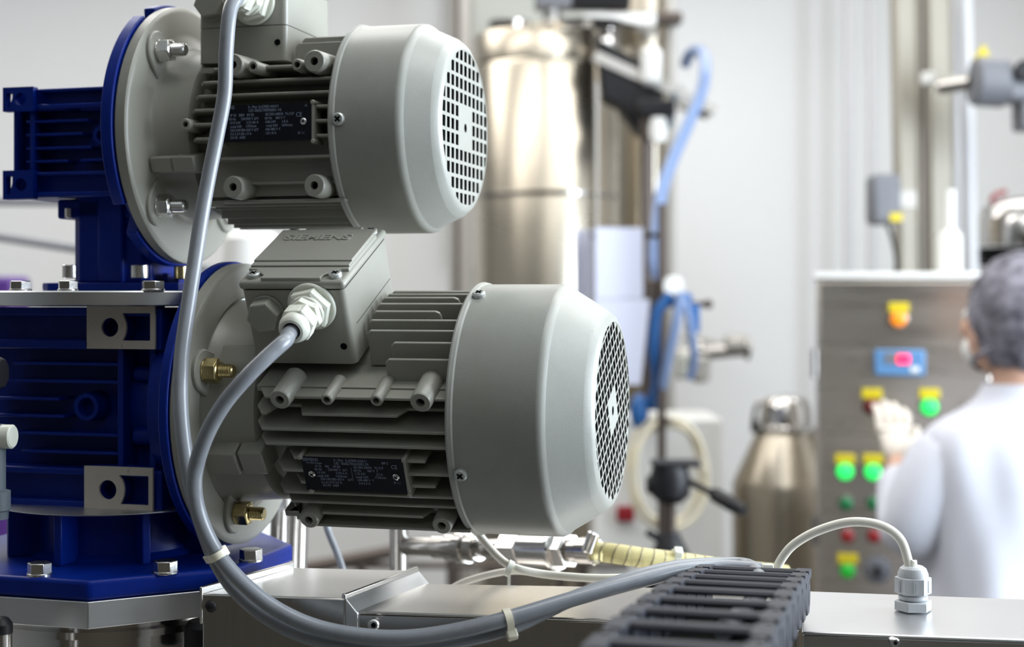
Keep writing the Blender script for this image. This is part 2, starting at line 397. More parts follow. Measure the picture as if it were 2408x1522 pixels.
    obj('blanking_plug', MB().lathe([(0, .0125), (.002, .0125), (.0022, .0115)], (px_, -by, pz_), (0, -1, 0), 32).hexa((px_, -by-.002, pz_), (px_, -by-.011, pz_), .0205, .0012, rot=(1, 0, 0), a0=R(8)), 'paint', tbo, bevel=.0004, smooth=25)
    # cable gland
    gx, gz = P['gland']; o = Vector((gx, -by, gz)); d = Vector((0, -1, 0)); rt = (1, 0, 0)
    ge = bpy.data.objects.new('cable_gland', None); COL.objects.link(ge); ge.parent = mt
    obj('flange_nut', MB().lathe([(0, .0172), (.0022, .0172), (.0030, .0162)], o, d, 48).hexa(o+d*.003, o+d*.0105, .0268, .0022, rot=rt, a0=R(12)).lathe([(.0105, .0125), (.0125, .0115)], o, d, 36), 'gland', ge, bevel=.0004, smooth=25)
    obj('gland_body', MB().hexa(o+d*.0125, o+d*.0185, .0215, .0006, rot=rt, a0=R(35)).lathe([(.0185, .0085), (.0215, .0085)], o, d, 28), 'gland', ge, bevel=.0004, smooth=25)
    cap = MB().hexa(o+d*.0205, o+d*.0315, .0215, .0012, rot=rt, a0=R(2)).lathe([(.0305, .0104), (.0345, .0104), (.0375, .0094), (.0388, .0080), (.0390, .0062), (.0375, .0056), (.033, .0056)], o, d, 40, cap=False)
    for k in range(6):
        for j in range(-3, 4):
            ang = R(2+30+60*k)+j*.10; u = Vector((1, 0, 0)); v = d.cross(u); rr = .01075/math.cos(j*.10)
            c_ = o+(u*math.cos(ang)+v*math.sin(ang))*rr
            cap.cyl(c_+d*.0225, c_+d*.0300, .00032, n=5)
    obj('dome_nut', cap, 'gland', ge, bevel=.0003, smooth=30)
    obj('seal', MB().lathe([(0, .0058), (.001, .0058)], o+d*.0360, d, 24), 'black', ge)
    # fan cover (shell with rolled rim, cone, and perforated end)
    t = .0016
    pr = [(xc+.004, Rc-t-.002), (xc, Rc+.0006), (xc+.0015, Rc+.0016), (xc+.004, Rc+.001), (xc+.005, Rc), (xc+.0055, Rc), (xs-.0045, Rc), (xs-.004, Rc), (xs-.0018, Rc-.0004), (xs+.0002, Rc-.0018), (xs+.0016, Rc-.0034), (xs+.0020, Rc-.0038),
          (L-.0064, rf+.0046), (L-.006, rf+.0042), (L-.002, rf+.0010), (L-.0004, rf-.002), (L, rf-.0045), (L-.0012, rf-.0045), (L-.004, rf-.003), (xs, Rc-.006), (xs-.004, Rc-t-.001), (xc+.006, Rc-t-.001)]
    fc = obj('fan_cover', MB().lathe(pr, (0, 0, 0), (1, 0, 0), 96, cap=False), 'cover', mt, smooth=28)
    holes = []; p_ = P['pitch']; hw, hh = P['hole']; gr = P['gr']; nn = int(gr/p_)+2
    for i in range(-nn, nn+1):
        for j in range(-nn, nn+1):
            if P['blank'](i, j): continue
            cx, cy = i*p_, j*p_; w2, h2 = hw/2, hh/2
            if P['diag']:
                pl = [(cx-w2, cy-h2), (cx+w2, cy-h2), (cx+w2, cy+h2), (cx-w2, cy+h2)]
            else: pl = [(cx-w2, cy-h2), (cx+w2, cy-h2), (cx+w2, cy+h2), (cx-w2, cy+h2)]
            inside = [q for q in pl if math.hypot(*q) < gr]
            if len(inside) == 4: holes.append(pl)
            elif len(inside) >= 2 or (len(inside) == 1 and P['diag']):
                # shrink towards the disc
                pl = [(q if math.hypot(*q) < gr else tuple(v*gr/math.hypot(*q) for v in q)) for q in pl]
                ar = abs(sum(pl[k][0]*pl[(k+1) % 4][1]-pl[(k+1) % 4][0]*pl[k][1] for k in range(4)))/2
                if ar > hw*hh*.22: holes.append(pl)
    if P['diag']:
        q = math.cos(R(45)); holes = [[((x-y)*q, (x+y)*q) for x, y in pl] for pl in holes]
    mx = T(L-.0005, 0, 0) @ Matrix.Rotation(R(90), 4, 'Z') @ Matrix.Rotation(R(90), 4, 'X')
    obj('fan_grille', holed([circle(0, 0, rf-.0035, 96)]+holes+[circle(0, 0, .0034, 20)], .0004, mx), 'cover', fc, smooth=0)
    fn = MB().lathe([(xs-.03, .018), (xs+.004, .018)], (0, 0, 0), (1, 0, 0), 24)
    for k in range(7):
        m = Matrix.Rotation(2*math.pi*k/7, 4, 'X'); fn.box(xs-.028, xs-.002, -.001, .001, .017, Rc*.78, m=m)
    fn.lathe([(xc+.008, Rc*.8), (xc+.011, Rc*.8)], (0, 0, 0), (1, 0, 0), 32)
    fn.lathe([(L-.011, rf+.001), (L-.010, rf+.001)], (0, 0, 0), (1, 0, 0), 32)  # black disc added behind the grille so its holes look shaded
    obj('fan_wheel_dark_disc', fn, 'hole', fc)
    for a in ((0, 90, 180, 270) if P['big'] else (0, 180)):
        c, s_ = math.cos(R(a)), math.sin(R(a)); dd = Vector((0, -c, s_)); pp = Vector((xc+.0085, 0, 0))+dd*Rc
        obj('cover_screw', MB().lathe([(-.002, .0046), (.0022, .0046), (.0032, .0036)], pp, dd, 20), M['zinc_dull'], fc, smooth=30)
        obj('screw_recess', cross_mb(pp, dd, .0044, .0033), 'hole', fc)
    # name plate
    (xa, xb, za, zb, y, lines) = P['plate']
    npl = bpy.data.objects.new('nameplate', None); COL.objects.link(npl); npl.parent = mt
    obj('plate_sheet', MB().prism([(xa, za), (xb, za), (xb, zb), (xa, zb)], 'y', -y, -y+.0010), 'plate', npl)
    ms = []
    for (s, u, v, sz) in lines:
        ms.append(text_mesh(s, sz, .00008, T(xa+u, -y-.0001, zb-v) @ FY, sx=.86))
    mb = join_meshes(ms)
    if P['big']:
        mb.prism([(xa+.0352, zb-.0072), (xa+.0354, zb-.0072), (xa+.0354, zb-.0178), (xa+.0352, zb-.0178)], 'y', -y-.0001, -y+.0003)
    obj('plate_print', mb, 'print', npl, smooth=0)
    for sx in ((xa+.0062, xb-.0068) if P['big'] else (xb-.0066,)):
        zz = (za+zb)/2
        obj('plate_screw', MB().lathe([(0, .0025), (.0008, .0025), (.0015, .0016)], (sx, -y, zz), (0, -1, 0), 18), 'zinc', npl)
        obj('screw_recess', cross_mb((sx, -y, zz), (0, -1, 0), .0024, .0015), 'hole', npl)
    for (bx, bz) in ((xa-.0002, zb), (xb+.0006, zb), (xa+.003 if P['big'] else xa, za-.001), (xb+.0008, za-.001)):
        obj('plate_peg', MB().cyl((bx, -y-.0016, bz), (bx, -y+.016, bz), .0017, n=10, ch=.0005), 'worn', npl)
    obj('plate_bracket', MB().prism([(xb-.0004, za-.001), (xb+.0020, za-.001), (xb+.0012, zb+.001), (xb-.0004, zb+.001)], 'y', -y-.0006, -y+.014), 'worn', npl, bevel=.0003)
    return mt

M['zinc_dull'] = mat('dull_zinc', (0.50, 0.52, 0.50), 0.38, 0.6)
F2 = (-.2095, 1.0967, H-.0818); F1 = (-.2625, 1.161, H+.1238)
nz = lambda xa, xb: ()
fins2 = [(.0465, .058, .201, ()), (.035, .0545, .201, ((.066, .092, .012), (.160, .199, .010))), (.025, .0545, .201, ()), (.015, .0565, .201, ()),
         (.005, .076, .178, ()), (-.005, .066, .201, ()), (-.015, .077, .182, ()), (-.025, .062, .201, ()), (-.035, .064, .201, ()),
         (-.0455, .066, .199, ((.068, .092, .010), (.166, .196, .010))), (-.056, .070, .199, ())]
tf2 = [(-.050, .148, .201, .065, .046), (-.040, .150, .201, .0725, .050), (-.030, .130, .201, .0765, .05), (-.020, .128, .201, .0795, .052),
       (-.010, .128, .178, .0815, .055), (0, .128, .201, .0825, .055), (.010, .128, .186, .0825, .055), (.020, .128, .201, .0805, .055), (.030, .128, .201, .078, .05)]
L2 = [('SIEMENS', .0008, .0030, .0036), ('3~ Mot  1LA7096-4AA11', .0235, .0026, .0027), ('D-91056 Erlangen', .0035, .0049, .0018), ('UD  0606/70264382-24', .0235, .0052, .0030),
      ('IP 55    90L    IM B5', .0095, .0077, .0026), ('IEC/EN 60034   Th.Cl.F', .0372, .0077, .0026), ('50 Hz       230/400 V  Δ/Y', .0085, .0102, .0026), ('60 Hz       460 V  Y', .0368, .0102, .0026),
      ('1.5 kW            5.9/3.4 A', .0095, .0127, .0026), ('1.75 kW            3.3 A', .0372, .0127, .0026), ('cosφ 0.81       1420/min', .0095, .0152, .0026), ('cosφ 0.82       1720/min', .0376, .0152, .0026),
      ('220-240/380-420 V    Δ/Y', .0115, .0177, .0026), ('440-480 V  Y', .0384, .0177, .0026), ('6.1-6.1/3.5-3.5 A', .0118, .0202, .0026), ('3.4-3.4 A', .0390, .0202, .0026),
      ('32144  6401', .0124, .0227, .0028), ('EFF 2', .0578, .0038, .0024), ('CE', .0640, .0072, .0044), ('SF 1.1', .0642, .0188, .0024)]
L1 = [('SIEMENS', .0008, .0030, .0038), ('3~ Mot 1LA7083-4AA11', .0235, .0028, .0028), ('UD 0602/70096061-16', .0240, .0055, .0032),
      ('IP 55   80M   IM B5', .0095, .0085, .0028), ('IEC/EN 60034  Th.Cl.F', .0372, .0085, .0028), ('50 Hz      230/400 V Δ/Y', .0085, .0112, .0027), ('60 Hz    460 V Y', .0368, .0112, .0027),
      ('0.75 kW       3.2/1.86 A', .0095, .0139, .0027), ('0.86 kW       1.8 A', .0372, .0139, .0027), ('cosφ 0.81    1395/min', .0095, .0166, .0027), ('cosφ 0.81    1695/min', .0376, .0166, .0027),
      ('220-240/380-420 V Δ/Y', .0095, .0193, .0027), ('440-480 V Y', .0372, .0193, .0027), ('3.2-3.3/1.85-1.9 A', .0095, .0220, .0027), ('1.8-1.8 A', .0372, .0220, .0027),
      ('32143  6402', .0095, .0247, .0028), ('CE', .0610, .0100, .0046), ('SF 1.1', .0625, .0225, .0025), ('H', .0680, .0030, .0026)]
low_motor = make_motor(F2, R(25), 'lower grey motor with lettered box lid, on the large blue gearbox', dict(
    fo=.004, RF=.104, R=.0882, L=.2900, xc=.195, xs=.260, rf=.0665, fr=.0835, big=True, nut='brass', x0=.052, zt=(.0465, -.056), ledge=.073,
    fins=fins2, tfins=tf2,
    bosses=[(.0806, .049, .0074, .0030, .050, .081), (.180, .049, .0074, .0030, .050, .081), (.0835, -.048, .0070, .0030, .050, .079), (.181, -.048, .0070, .0030, .050, .079),
            (.1135, .0485, .0044, .0023, .052, .079), (.1485, .0485, .0044, .0023, .052, .079)],
    lug=[(.012, .0385, -.0135, .0065, .082), (.0395, .058, -.0135, .0065, .080)],
    box=(.0500, .1245, .045, .058, .083, .1135), plug=(.0665, .0975), gland=(.1000, .1020), lh=.0068,
    pitch=.0089, hole=(.0073, .0073), gr=.0620, diag=False, blank=lambda i, j: abs(i) <= 1 and abs(j) <= 1,
    plate=(.090, .1635, -.0185, .0076, .0855, L2)))
fins1 = [(.042, .052, .163, ()), (.0315, .046, .163, ()), (.021, .044, .163, ()), (.0105, .042, .163, ()), (0, .042, .163, ()), (-.0105, .043, .163, ()),
         (-.025, .062, .163, ()), (-.043, .070, .163, ()), (-.056, .060, .163, ())]
tf1 = [(-.030, .112, .163, .064, .045), (-.018, .112, .163, .070, .05), (-.006, .112, .163, .0725, .05), (.006, .112, .163, .0725, .05), (.018, .112, .163, .070, .05), (.03, .112, .163, .064, .05)]
top_motor = make_motor(F1, 0.0, 'upper grey motor on the small blue gearbox, terminal box cut by the frame', dict(
    fo=.0, RF=.1005, R=.0785, L=.236, xc=.157, xs=.211, rf=.0625, fr=.074, big=False, nut='zinc', x0=.042, zt=(.042, -.056), ledge=.060,
    fins=fins1, tfins=tf1,
    bosses=[(.082, .0425, .0082, .0030, .040, .076), (.1455, .0425, .0082, .0030, .040, .076), (.082, -.0465, .0082, .0030, .040, .076), (.1455, -.0465, .0082, .0030, .040, .076),
            (.0965, .041, .0045, .0022, .04, .073), (.131, .041, .0045, .0022, .04, .073), (.045, 0.0, .0045, .0021, .05, .078)],
    lug=[(.012, .030, -.034, -.022, .072), (.031, .049, -.034, -.022, .074)],
    box=(.0375, .109, .042, .050, .0765, .110), plug=(.050, .094), gland=(.083, .094), lh=.0085,
    pitch=.01065, hole=(.0068, .0080), gr=.0585, diag=False, blank=lambda i, j: abs(i) <= 1 and abs(j) <= 1,
    plate=(.0707, .1443, -.0139, .0130, .0765, L1)))

# ------------------------------------------------------------------ gearboxes
ROT = (0, 0, YAW)
g1 = thing('worm_gearbox', 'small blue finned gearbox at upper left, behind the upper motor flange', 'gearbox', F1, ROT)
G1 = frame(F1, ROT)
def ring_plate(Rr, notches, x0, x1):
    pl = []
    for i in range(144):
        a = 360*i/144; r = Rr
        for (na, nb) in notches:
            if na <= a <= nb: r = Rr*.86
        pl.append((r*math.cos(R(a)), r*math.sin(R(a))))      # (y,z)
    return MB().prism(pl, 'x', x0, x1)
obj('input_flange', ring_plate(.1025, ((114, 121), (216, 228), (300, 312)), -.0105, -.0012), 'blue', g1, bevel=.001)
obj('flange_hub', MB().cyl((-.036, 0, 0), (-.009, 0, 0), .058, .062, n=40), 'blue', g1)
core = MB().box(-.121, -.014, -.028, .045, -.046, .033)
obj('gear_housing', core, 'blue', g1, bevel=.002)
for (z0, z1) in ((.0195, .0360), (-.0490, -.0290)):
    rl = MB().box(-.128, -.014, -.036, .045, z0+.001, z1-.001)
    rl.box(-.1015, -.014, -.044, -.030, z1-.0030, z1-.0002).box(-.1015, -.014, -.044, -.030, z0, z0+.0042)
    rl.box(-.024, -.014, -.045, -.03, z0, z1+.001)
    obj('housing_rail', rl, 'blue', g1, bevel=.0012)
    zc = (z0+z1)/2
    mx = T(-.1145, -.0445, zc) @ FY; a = .0135; b = (z1-z0)/2+.0012
    tri = [(-.0105, b-.0045), (-.0035, b-.0045), (-.0075, -b+.0035), (-.0105, -b+.0035)]
    obj('mounting_pad', holed([[(-a, -b), (a, -b), (a, b), (-a, b)], circle(.0022, 0, .0050 if z0 > 0 else .0052, 20), tri], .0065, mx), 'blue', g1, smooth=0, bevel=.0005)
obj('side_post', MB().box(-.1075, -.1035, -.0425, -.02, -.031, .021).box(-.1235, -.1205, -.0405, -.02, -.031, .021), 'blue', g1, bevel=.001)
for (py, pxb, pxa) in ((259, 160, 62), (257, 262, 190), (287, 208, 62), (318, 195, 62), (350, 215, 62), (381, 160, 62), (377, 262, 190)):
    p = hit(G1, pxa, py, 1, -.041); q = hit(G1, pxb, py, 1, -.041)
    obj('housing_fin', MB().box(p.x, q.x, -.0415, -.02, p.z-.0010, p.z+.0010), 'blue', g1, bevel=.0005)
p = hit(G1, 238, 318, 1, -.042)
obj('plug_boss', MB().lathe([(0, .0085), (.016, .0072), (.016, .0042), (.010, .0042)], (p.x, -.026, p.z), (0, -1, 0), 28, cap=False).lathe([(0, .0042), (.0001, .0042)], (p.x, -.034, p.z), (0, -1, 0), 16), 'blue', g1)
obj('bearing_cover', MB().cyl((-.119, .01, -.006), (-.1265, .01, -.006), .026, n=36, ch=.001), 'blue', g1)

# the tower the upper gearbox stands on
AX = Vector((-.297, 1.106, 0))
CX = Vector((-.3065, 1.183, 0))
col = thing('mounting_column', 'dark blue cast column carrying the upper gearbox above the aluminium disc', 'column', (CX.x, CX.y, H), ROT)
def zt(py, Y): return -(py-HORY)/FPX*Y
z_disc1 = zt(684, 1.02); z_disc0 = zt(721, 1.02)
pl = [(-.036, -.026), (-.028, -.032), (-.010, -.032), (-.010, -.036), (.012, -.036), (.012, -.030), (.024, -.028), (.030, -.022), (.030, .03), (.024, .036), (-.03, .036), (-.036, .03)]
obj('column_body', MB().prism(pl, 'z', z_disc1+.006, .078), 'blue', col, bevel=.0025)
obj('foot_flange', MB().prism([(x*1.35+.006, y*1.2-.004) for x, y in [(-.046, -.030), (-.038, -.038), (.034, -.038), (.042, -.030), (.042, .03), (.034, .038), (-.038, .038), (-.046, .03)]], 'z', z_disc1, z_disc1+.0065), 'blue', col, bevel=.001)
obj('head_flange', MB().prism([(x*.98-.004, y*1.2+.01) for x, y in [(-.045, -.035), (.036, -.035), (.036, .035), (-.045, .035)]], 'z', .059, .0745), 'blue', col, bevel=.002)
for (x, top) in ((-.041, .055), (.036, .016), (.046, .014)):
    obj('column_rib', MB().box(x-.002, x+.002, -.012, .03, z_disc1+.006, top), 'blue', col, bevel=.0006)
def bolt(par, F, px, py, Y, af, h, m='zinc', washer=True, a0=0.3, name='bolt'):
    """hex bolt head whose foot is seen at (px, py) at depth Y"""
    p = F.inverted() @ W(px, py, Y)
    mb = MB()
    if washer: mb.cyl(p-Vector((0, 0, .0005)), p+Vector((0, 0, .0014)), af*.60, n=24)
    mb.hexa(p+Vector((0, 0, .0012)), p+Vector((0, 0, h)), af, .0008, a0=a0)
    return obj(name, mb, m, par, bevel=.0003, smooth=25)
def cap_screw(par, F, px, py, Y, r, h, m='zinc'):
    p = F.inverted() @ W(px, py, Y)
    return obj('cap_screw', MB().cyl(p, p+Vector((0, 0, h)), r, n=24, ch=.0006), m, par, smooth=30)
FC = frame((CX.x, CX.y, H), ROT)
for (px, py, Y) in ((164, 662, 1.13), (328, 662, 1.135), (425, 664, 1.16)):
    cap_screw(col, FC, px, py-7, Y, .0055 if px != 328 else .0066, .0105, 'brass' if px > 400 else 'zinc')
cap_screw(col, FC, 163, 513, 1.155, .0034, .008, 'zinc')

disc = thing('aluminium_disc', 'round aluminium disc between the blue column and the big blue gearbox', 'disc', (-.298, 1.127, H), ROT)
FC = frame((-.298, 1.127, H), ROT)
obj('disc_plate', MB().lathe([(z_disc0, .1045), (z_disc0+.001, .1065), (z_disc1-.001, .1065), (z_disc1, .1055)], (0, 0, 0), (0, 0, 1), 96), 'alu', disc)
for (px, Y, af) in ((48, 1.055, .016), (160, 1.035, .0145), (360, 1.035, .0165)):
    p = FC.inverted() @ W(px, 680, Y); p.z = z_disc1
    obj('bolt', MB().cyl(p, p+Vector((0, 0, .0014)), af*.5, n=24).hexa(p+Vector((0, 0, .0013)), p+Vector((0, 0, .0072)), af*.86, .0008, a0=.4), 'zinc', disc, bevel=.0003, smooth=25)

G2 = frame(F2, ROT)
g2 = thing('worm_gearbox', 'large blue finned gearbox at left with two pale pads, between the aluminium discs', 'gearbox', F2, ROT)
zT, zB = .0715, -.0745
obj('input_flange', ring_plate(.1055, ((58, 64),), -.0040, .0030), 'blue', g2, bevel=.001)
obj('flange_hub', MB().cyl((-.032, 0, 0), (-.006, 0, 0), .070, .074, n=40), 'blue', g2)
obj('gear_housing', MB().box(-.182, -.029, -.040, .05, zB+.002, zT-.002), 'blue', g2, bevel=.002)
for (a, b, lo) in ((.0415, zT, .0415), (zB, -.0445, zB)):
    rl = MB().box(-.182, -.029, -.052, .05, a+.0005, b-.0005)
    if a > 0:
        rl.box(-.182, -.0275, -.0645, -.045, b-.006, b).box(-.182, -.083, -.0640, -.045, a, a+.0070)
    else:
        rl.box(-.182, -.0275, -.0640, -.045, b-.0050, b).box(-.182, -.083, -.0640, -.045, a, a+.0065)
    rl.box(-.0295, -.0235, -.0635, .0, a, b)
    obj('housing_rail', rl, 'blue', g2, bevel=.0012)
def pad(px0, px1, py0, py1, cpx, cr, spx0, spx1, spy0, spy1):
    a = hit(G2, px0, py1, 1, -.066); b = hit(G2, px1, py0, 1, -.066); c = hit(G2, cpx, (py0+py1)/2, 1, -.066)
    s0 = hit(G2, spx0, spy1, 1, -.066); s1 = hit(G2, spx1, spy0, 1, -.066)
    r = cr; q = r+.004
    arc = []
    for i in range(9):
        an = R(-62+124*i/8); x = c.x+(q+.0005)*math.cos(an)*1.15; z = c.z+(q+.0035)*math.sin(an)
        if s0.z < z < s1.z: arc.append((x, z))
    sq = [(s0.x, s1.z), (s1.x, s1.z), (s1.x, s0.z), (s0.x, s0.z)]+arc
    out = [(a.x, a.z), (b.x, a.z), (b.x, b.z), (a.x, b.z)]
    obj('mounting_pad', holed([out, circle(c.x, c.z, r, 32), sq], .0022, T(0, -.0655, 0) @ FY), 'primer', g2, smooth=0, bevel=.0004)
    obj('pad_casting', holed([out, circle(c.x, c.z, r, 32), sq], .0125, T(0, -.0580, 0) @ FY), 'blue', g2, smooth=0)
pad(205, 365, 720, 820, 259, .0068, 288, 354, 737, 801)
pad(199, 360, 1101, 1203, 254, .0070, 284, 350, 1120, 1186)
for (py, a, b) in ((854, 30, 278), (895, 20, 278), (936, -20, 138), (976, -20, 150), (1018, 28, 276), (1061, 50, 276)):
    p = hit(G2, a, py, 1, -.060); q = hit(G2, b, py, 1, -.060)
    obj('housing_fin', MB().box(p.x, q.x, -.060, -.035, p.z-.0011, p.z+.0011), 'blue', g2, bevel=.0006)
for (a, b) in ((276, 290), (351, 366)):
    p = hit(G2, a, 900, 1, -.060); q = hit(G2, b, 900, 1, -.060)
    obj('side_post', MB().box(p.x, q.x, -.060, -.03, -.048, .045), 'blue', g2, bevel=.0008)
p = hit(G2, 199, 958, 1, -.058)
obj('plug_boss', MB().lathe([(0, .0115), (.018, .0098), (.018, .0068), (.010, .0060)], (p.x, -.038, p.z), (0, -1, 0), 32, cap=False).lathe([(0, .0064), (.0001, .0064)], (p.x, -.047, p.z), (0, -1, 0), 24), 'blue', g2)
for (px, py, r) in ((332, 880, .0055), (332, 1027, .0068)):
    p = hit(G2, px, py, 1, -.05); obj('housing_stud', MB().cyl((p.x-.006, -.046, p.z), (p.x+.009, -.046, p.z), r, n=20, ch=.0008), 'blue', g2)
p = hit(G2, 330, 960, 1, -.05); obj('bearing_hub', MB().cyl((p.x-.009, -.01, p.z), (p.x+.009, -.01, p.z), .040, n=48, ch=.001), 'blue', g2)

z2a, z2b = zt(1196, 1.05), zt(1216, 1.02)
d2 = thing('aluminium_disc', 'thin aluminium disc under the big blue gearbox', 'disc', (AX.x, AX.y, H), ROT)
obj('disc_plate', MB().lathe([(z2b, .0855), (z2b+.0008, .087), (z2a, .087)], (0, 0, 0), (0, 0, 1), 96), 'alu', d2)

base = thing('base_flange', 'blue octagonal flange with cast neck at the foot of the drive', 'flange', (AX.x, AX.y, H), (0, 0, 0))
OA = .1206/math.cos(R(22.5)); oct_ = lambda r, off=0: [(r*math.cos(R(-83.4+45*i+off)), r*math.sin(R(-83.4+45*i+off))) for i in range(8)]
zb1, zb0, zp0 = -.1915, -.2055, -.2236
obj('flange_plate', MB().prism(oct_(OA), 'z', zb0, zb1), 'blue', base, bevel=.003, seg=3)
obj('neck', MB().lathe([(zb1, .064), (zb1+.004, .058), (z2b, .058)], (0, 0, 0), (0, 0, 1), 56), 'blue', base, smooth=30)
for i in range(8):
    m = Matrix.Rotation(R(-60.9+45*i), 4, 'Z')
    obj('neck_rib', MB().box(.050, .080, -.003, .003, zb1, z2b, m=m), 'blue', base, bevel=.0008)
FB = frame((AX.x, AX.y, H), (0, 0, 0))
for (px, py) in ((93, 1352), (389, 1347), (590, 1318)):
    Y = .1915*FPX/(py-HORY)
    bolt(base, FB, px, py, Y, .0142, .0085, 'zinc', True, a0=.35)
pd = thing('aluminium_plate', 'brushed octagonal aluminium plate directly under the blue base flange', 'plate', (AX.x, AX.y, H), (0, 0, 0))
obj('plate_body', MB().prism(oct_(OA*1.008), 'z', zp0, zb0), M['alu_plate'] if 'alu_plate' in M else 'alu', pd, bevel=.0006)
dr = thing('steel_drum', 'polished steel drum neck under the aluminium plate', 'drum', (AX.x, AX.y, 0), (0, 0, 0))
obj('drum_wall', MB().lathe([(H-.34, .093), (H-.2385, .093), (H-.2385, .098), (H-.2335, .098), (H-.2335, .093), (H+zp0, .093)], (0, 0, 0), (0, 0, 1), 72), 'chrome', dr, smooth=30)
# ------------------------------------------------------------------ steel machine bed
def X_(px, Y): return (px-HORX)/FPX*Y
def onz(px, py, Z):
    """point seen at pixel lying on the horizontal plane camera height + Z"""
    Y = -Z*FPX/(py-HORY); return Vector((X_(px, Y), Y, H+Z))
ZF = -.34
fr_ = tag(obj('machine_frame', MB().box(-.62, .62, .90, 1.30, 0.0, H+ZF-.002), 'sheet', bevel=.004), 'large steel machine base cabinet below all the covers', 'machine base')
dr.location.z = 0
# cover on the left, with a raised lip round its edge
Z1 = -.200
a_, b_, c_, d_ = onz(475, 1397, Z1), onz(812, 1408, Z1), onz(985, 1342, Z1), onz(692, 1335, Z1)
cv = thing('steel_cover', 'stainless cover with raised sloping edge, right of the blue base flange', 'cover', (a_.x, a_.y, 0))
rel = lambda p: Vector((p.x-a_.x, p.y-a_.y, p.z))
def pr4(ps, z0, z1): return MB().prism([(p.x-a_.x, p.y-a_.y) for p in ps], 'z', z0, z1)
obj('cover_sheet', pr4((a_, b_, c_, d_), H+ZF, H+Z1), 'sheet', cv, bevel=.0012)
def bar(p, q, wd, z0, z1, side=1):
    d = (q-p); d.z = 0; d.normalize(); n = Vector((d.y, -d.x, 0))*side
    ps = [p, q, q+n*wd, p+n*wd]
    return MB().prism([(v.x-a_.x, v.y-a_.y) for v in ps], 'z', z0, z1)
obj('raised_lip', bar(a_-Vector((.002, 0, 0)), d_-Vector((.002, 0, 0)), .0022, H+Z1-.02, H+Z1+.0048), 'sheet', cv, bevel=.0009)
obj('raised_lip', bar(b_, c_, -.0030, H+Z1-.002, H+Z1+.0030), 'sheet', cv, bevel=.0009)
Z2 = -.208
dd = (c_-b_).normalized(); nn_ = Vector((dd.y, -dd.x, 0))
sl = MB()
vs = [rel(b_)+Vector((0, 0, .0)), rel(c_)+Vector((0, 0, .0)), rel(c_+nn_*.009)+Vector((0, 0, Z2-Z1-.001)), rel(b_+nn_*.009)+Vector((0, 0, Z2-Z1-.001)),
      rel(b_)+Vector((0, 0, -.02)), rel(c_)+Vector((0, 0, -.02)), rel(c_+nn_*.009)+Vector((0, 0, -.02)), rel(b_+nn_*.009)+Vector((0, 0, -.02))]
sl.add(vs, [(0,1,2,3), (7,6,5,4), (0,3,7,4), (1,5,6,2), (0,4,5,1), (3,2,6,7)])
obj('sloped_edge', sl, 'alu', cv, bevel=.0008)
p = W(495, 1428, a_.y-.003)
obj('cover_screw', MB().lathe([(0, .0042), (.0015, .0040), (.003, .0025), (.0034, 0.0005)], rel(p)+Vector((0, .003, 0)), (0.13, -1, 0), 20), 'black', cv, smooth=60)
def slab(name, label, cat, p0, p1, p2, p3, Z, zb, m):
    """horizontal sheet box with top corners p0..p3 (front-left, front-right, back-right, back-left)"""
    t = thing(name, label, cat, (p0.x, p0.y, 0))
    obj('top_sheet', MB().prism([(p.x-p0.x, p.y-p0.y) for p in (p0, p1, p2, p3)], 'z', H+Z-.002, H+Z), m, t, bevel=.0009)
    obj('body_sheet', MB().prism([((p.x-p0.x)*.996+.0008, (p.y-p0.y)*.985+.0012) for p in (p0, p1, p2, p3)], 'z', H+zb, H+Z-.0025), m, t, bevel=.0006)
    return t
q0, q1, q2, q3 = onz(838, 1438, Z2), onz(1880, 1470, Z2), onz(1880, 1388, Z2), onz(880, 1371, Z2)
s2 = slab('steel_cover', 'long low stainless cover in the middle, under the grey cable bundle', 'cover', q0, q1, q2, q3, Z2, ZF, 'sheet')
for (px, py) in ((878, 1469),):
    p = W(px, py, q0.y-.002); p = Vector((p.x-q0.x, p.y-q0.y, p.z))
    o = obj('cover_screw', MB().lathe([(-.003, .0038), (.0015, .0038), (.0022, .0028)], p, (.13, -1, 0), 20), 'zinc', s2)
    obj('screw_socket', MB().lathe([(.0022, .0018), (.0024, .0018)], p, (.13, -1, 0), 6), 'hole', o)
p = W(1095, 1512, .937)
obj('cover_bracket', MB().box(p.x-q0.x-.012, p.x-q0.x+.012, -.0, .012, p.z-.02, p.z+.004), 'sheet', s2, bevel=.0015)
Z3 = -.212
r0, r1, r2, r3 = onz(1886, 1486, Z3), onz(2520, 1509, Z3), onz(2520, 1414, Z3), onz(1886, 1390, Z3)
M['table'] = mat('satin_steel_top', (0.66, 0.66, 0.67), 0.30, 0.95, brush=(12, 1500, 12, 0.05))
s3 = slab('steel_table', 'bright satin steel table top at lower right with a grey cable gland', 'table', r0, r1, r2, r3, Z3, ZF, 'table')
p = W(2103, 1511, .905); p = Vector((p.x-r0.x, p.y-r0.y, p.z))
o = obj('table_screw', MB().lathe([(-.003, .0030), (.0012, .0030), (.002, .0024)], p, (.14, -1, 0), 20), 'zinc', s3)
obj('screw_socket', MB().lathe([(.0020, .0013), (.0022, .0013)], p, (.14, -1, 0), 6), 'hole', o)
ko = tag(obj('dark_gap_filler', MB().lathe([(0, .013), (.02, .013), (.024, .010)], W(478, 1540, 1.02), (0, 0, 1), 24), 'black'), 'black round filler added for the dark gap between steel drum and left cover', 'filler')  # black filler added where there is only a dark gap

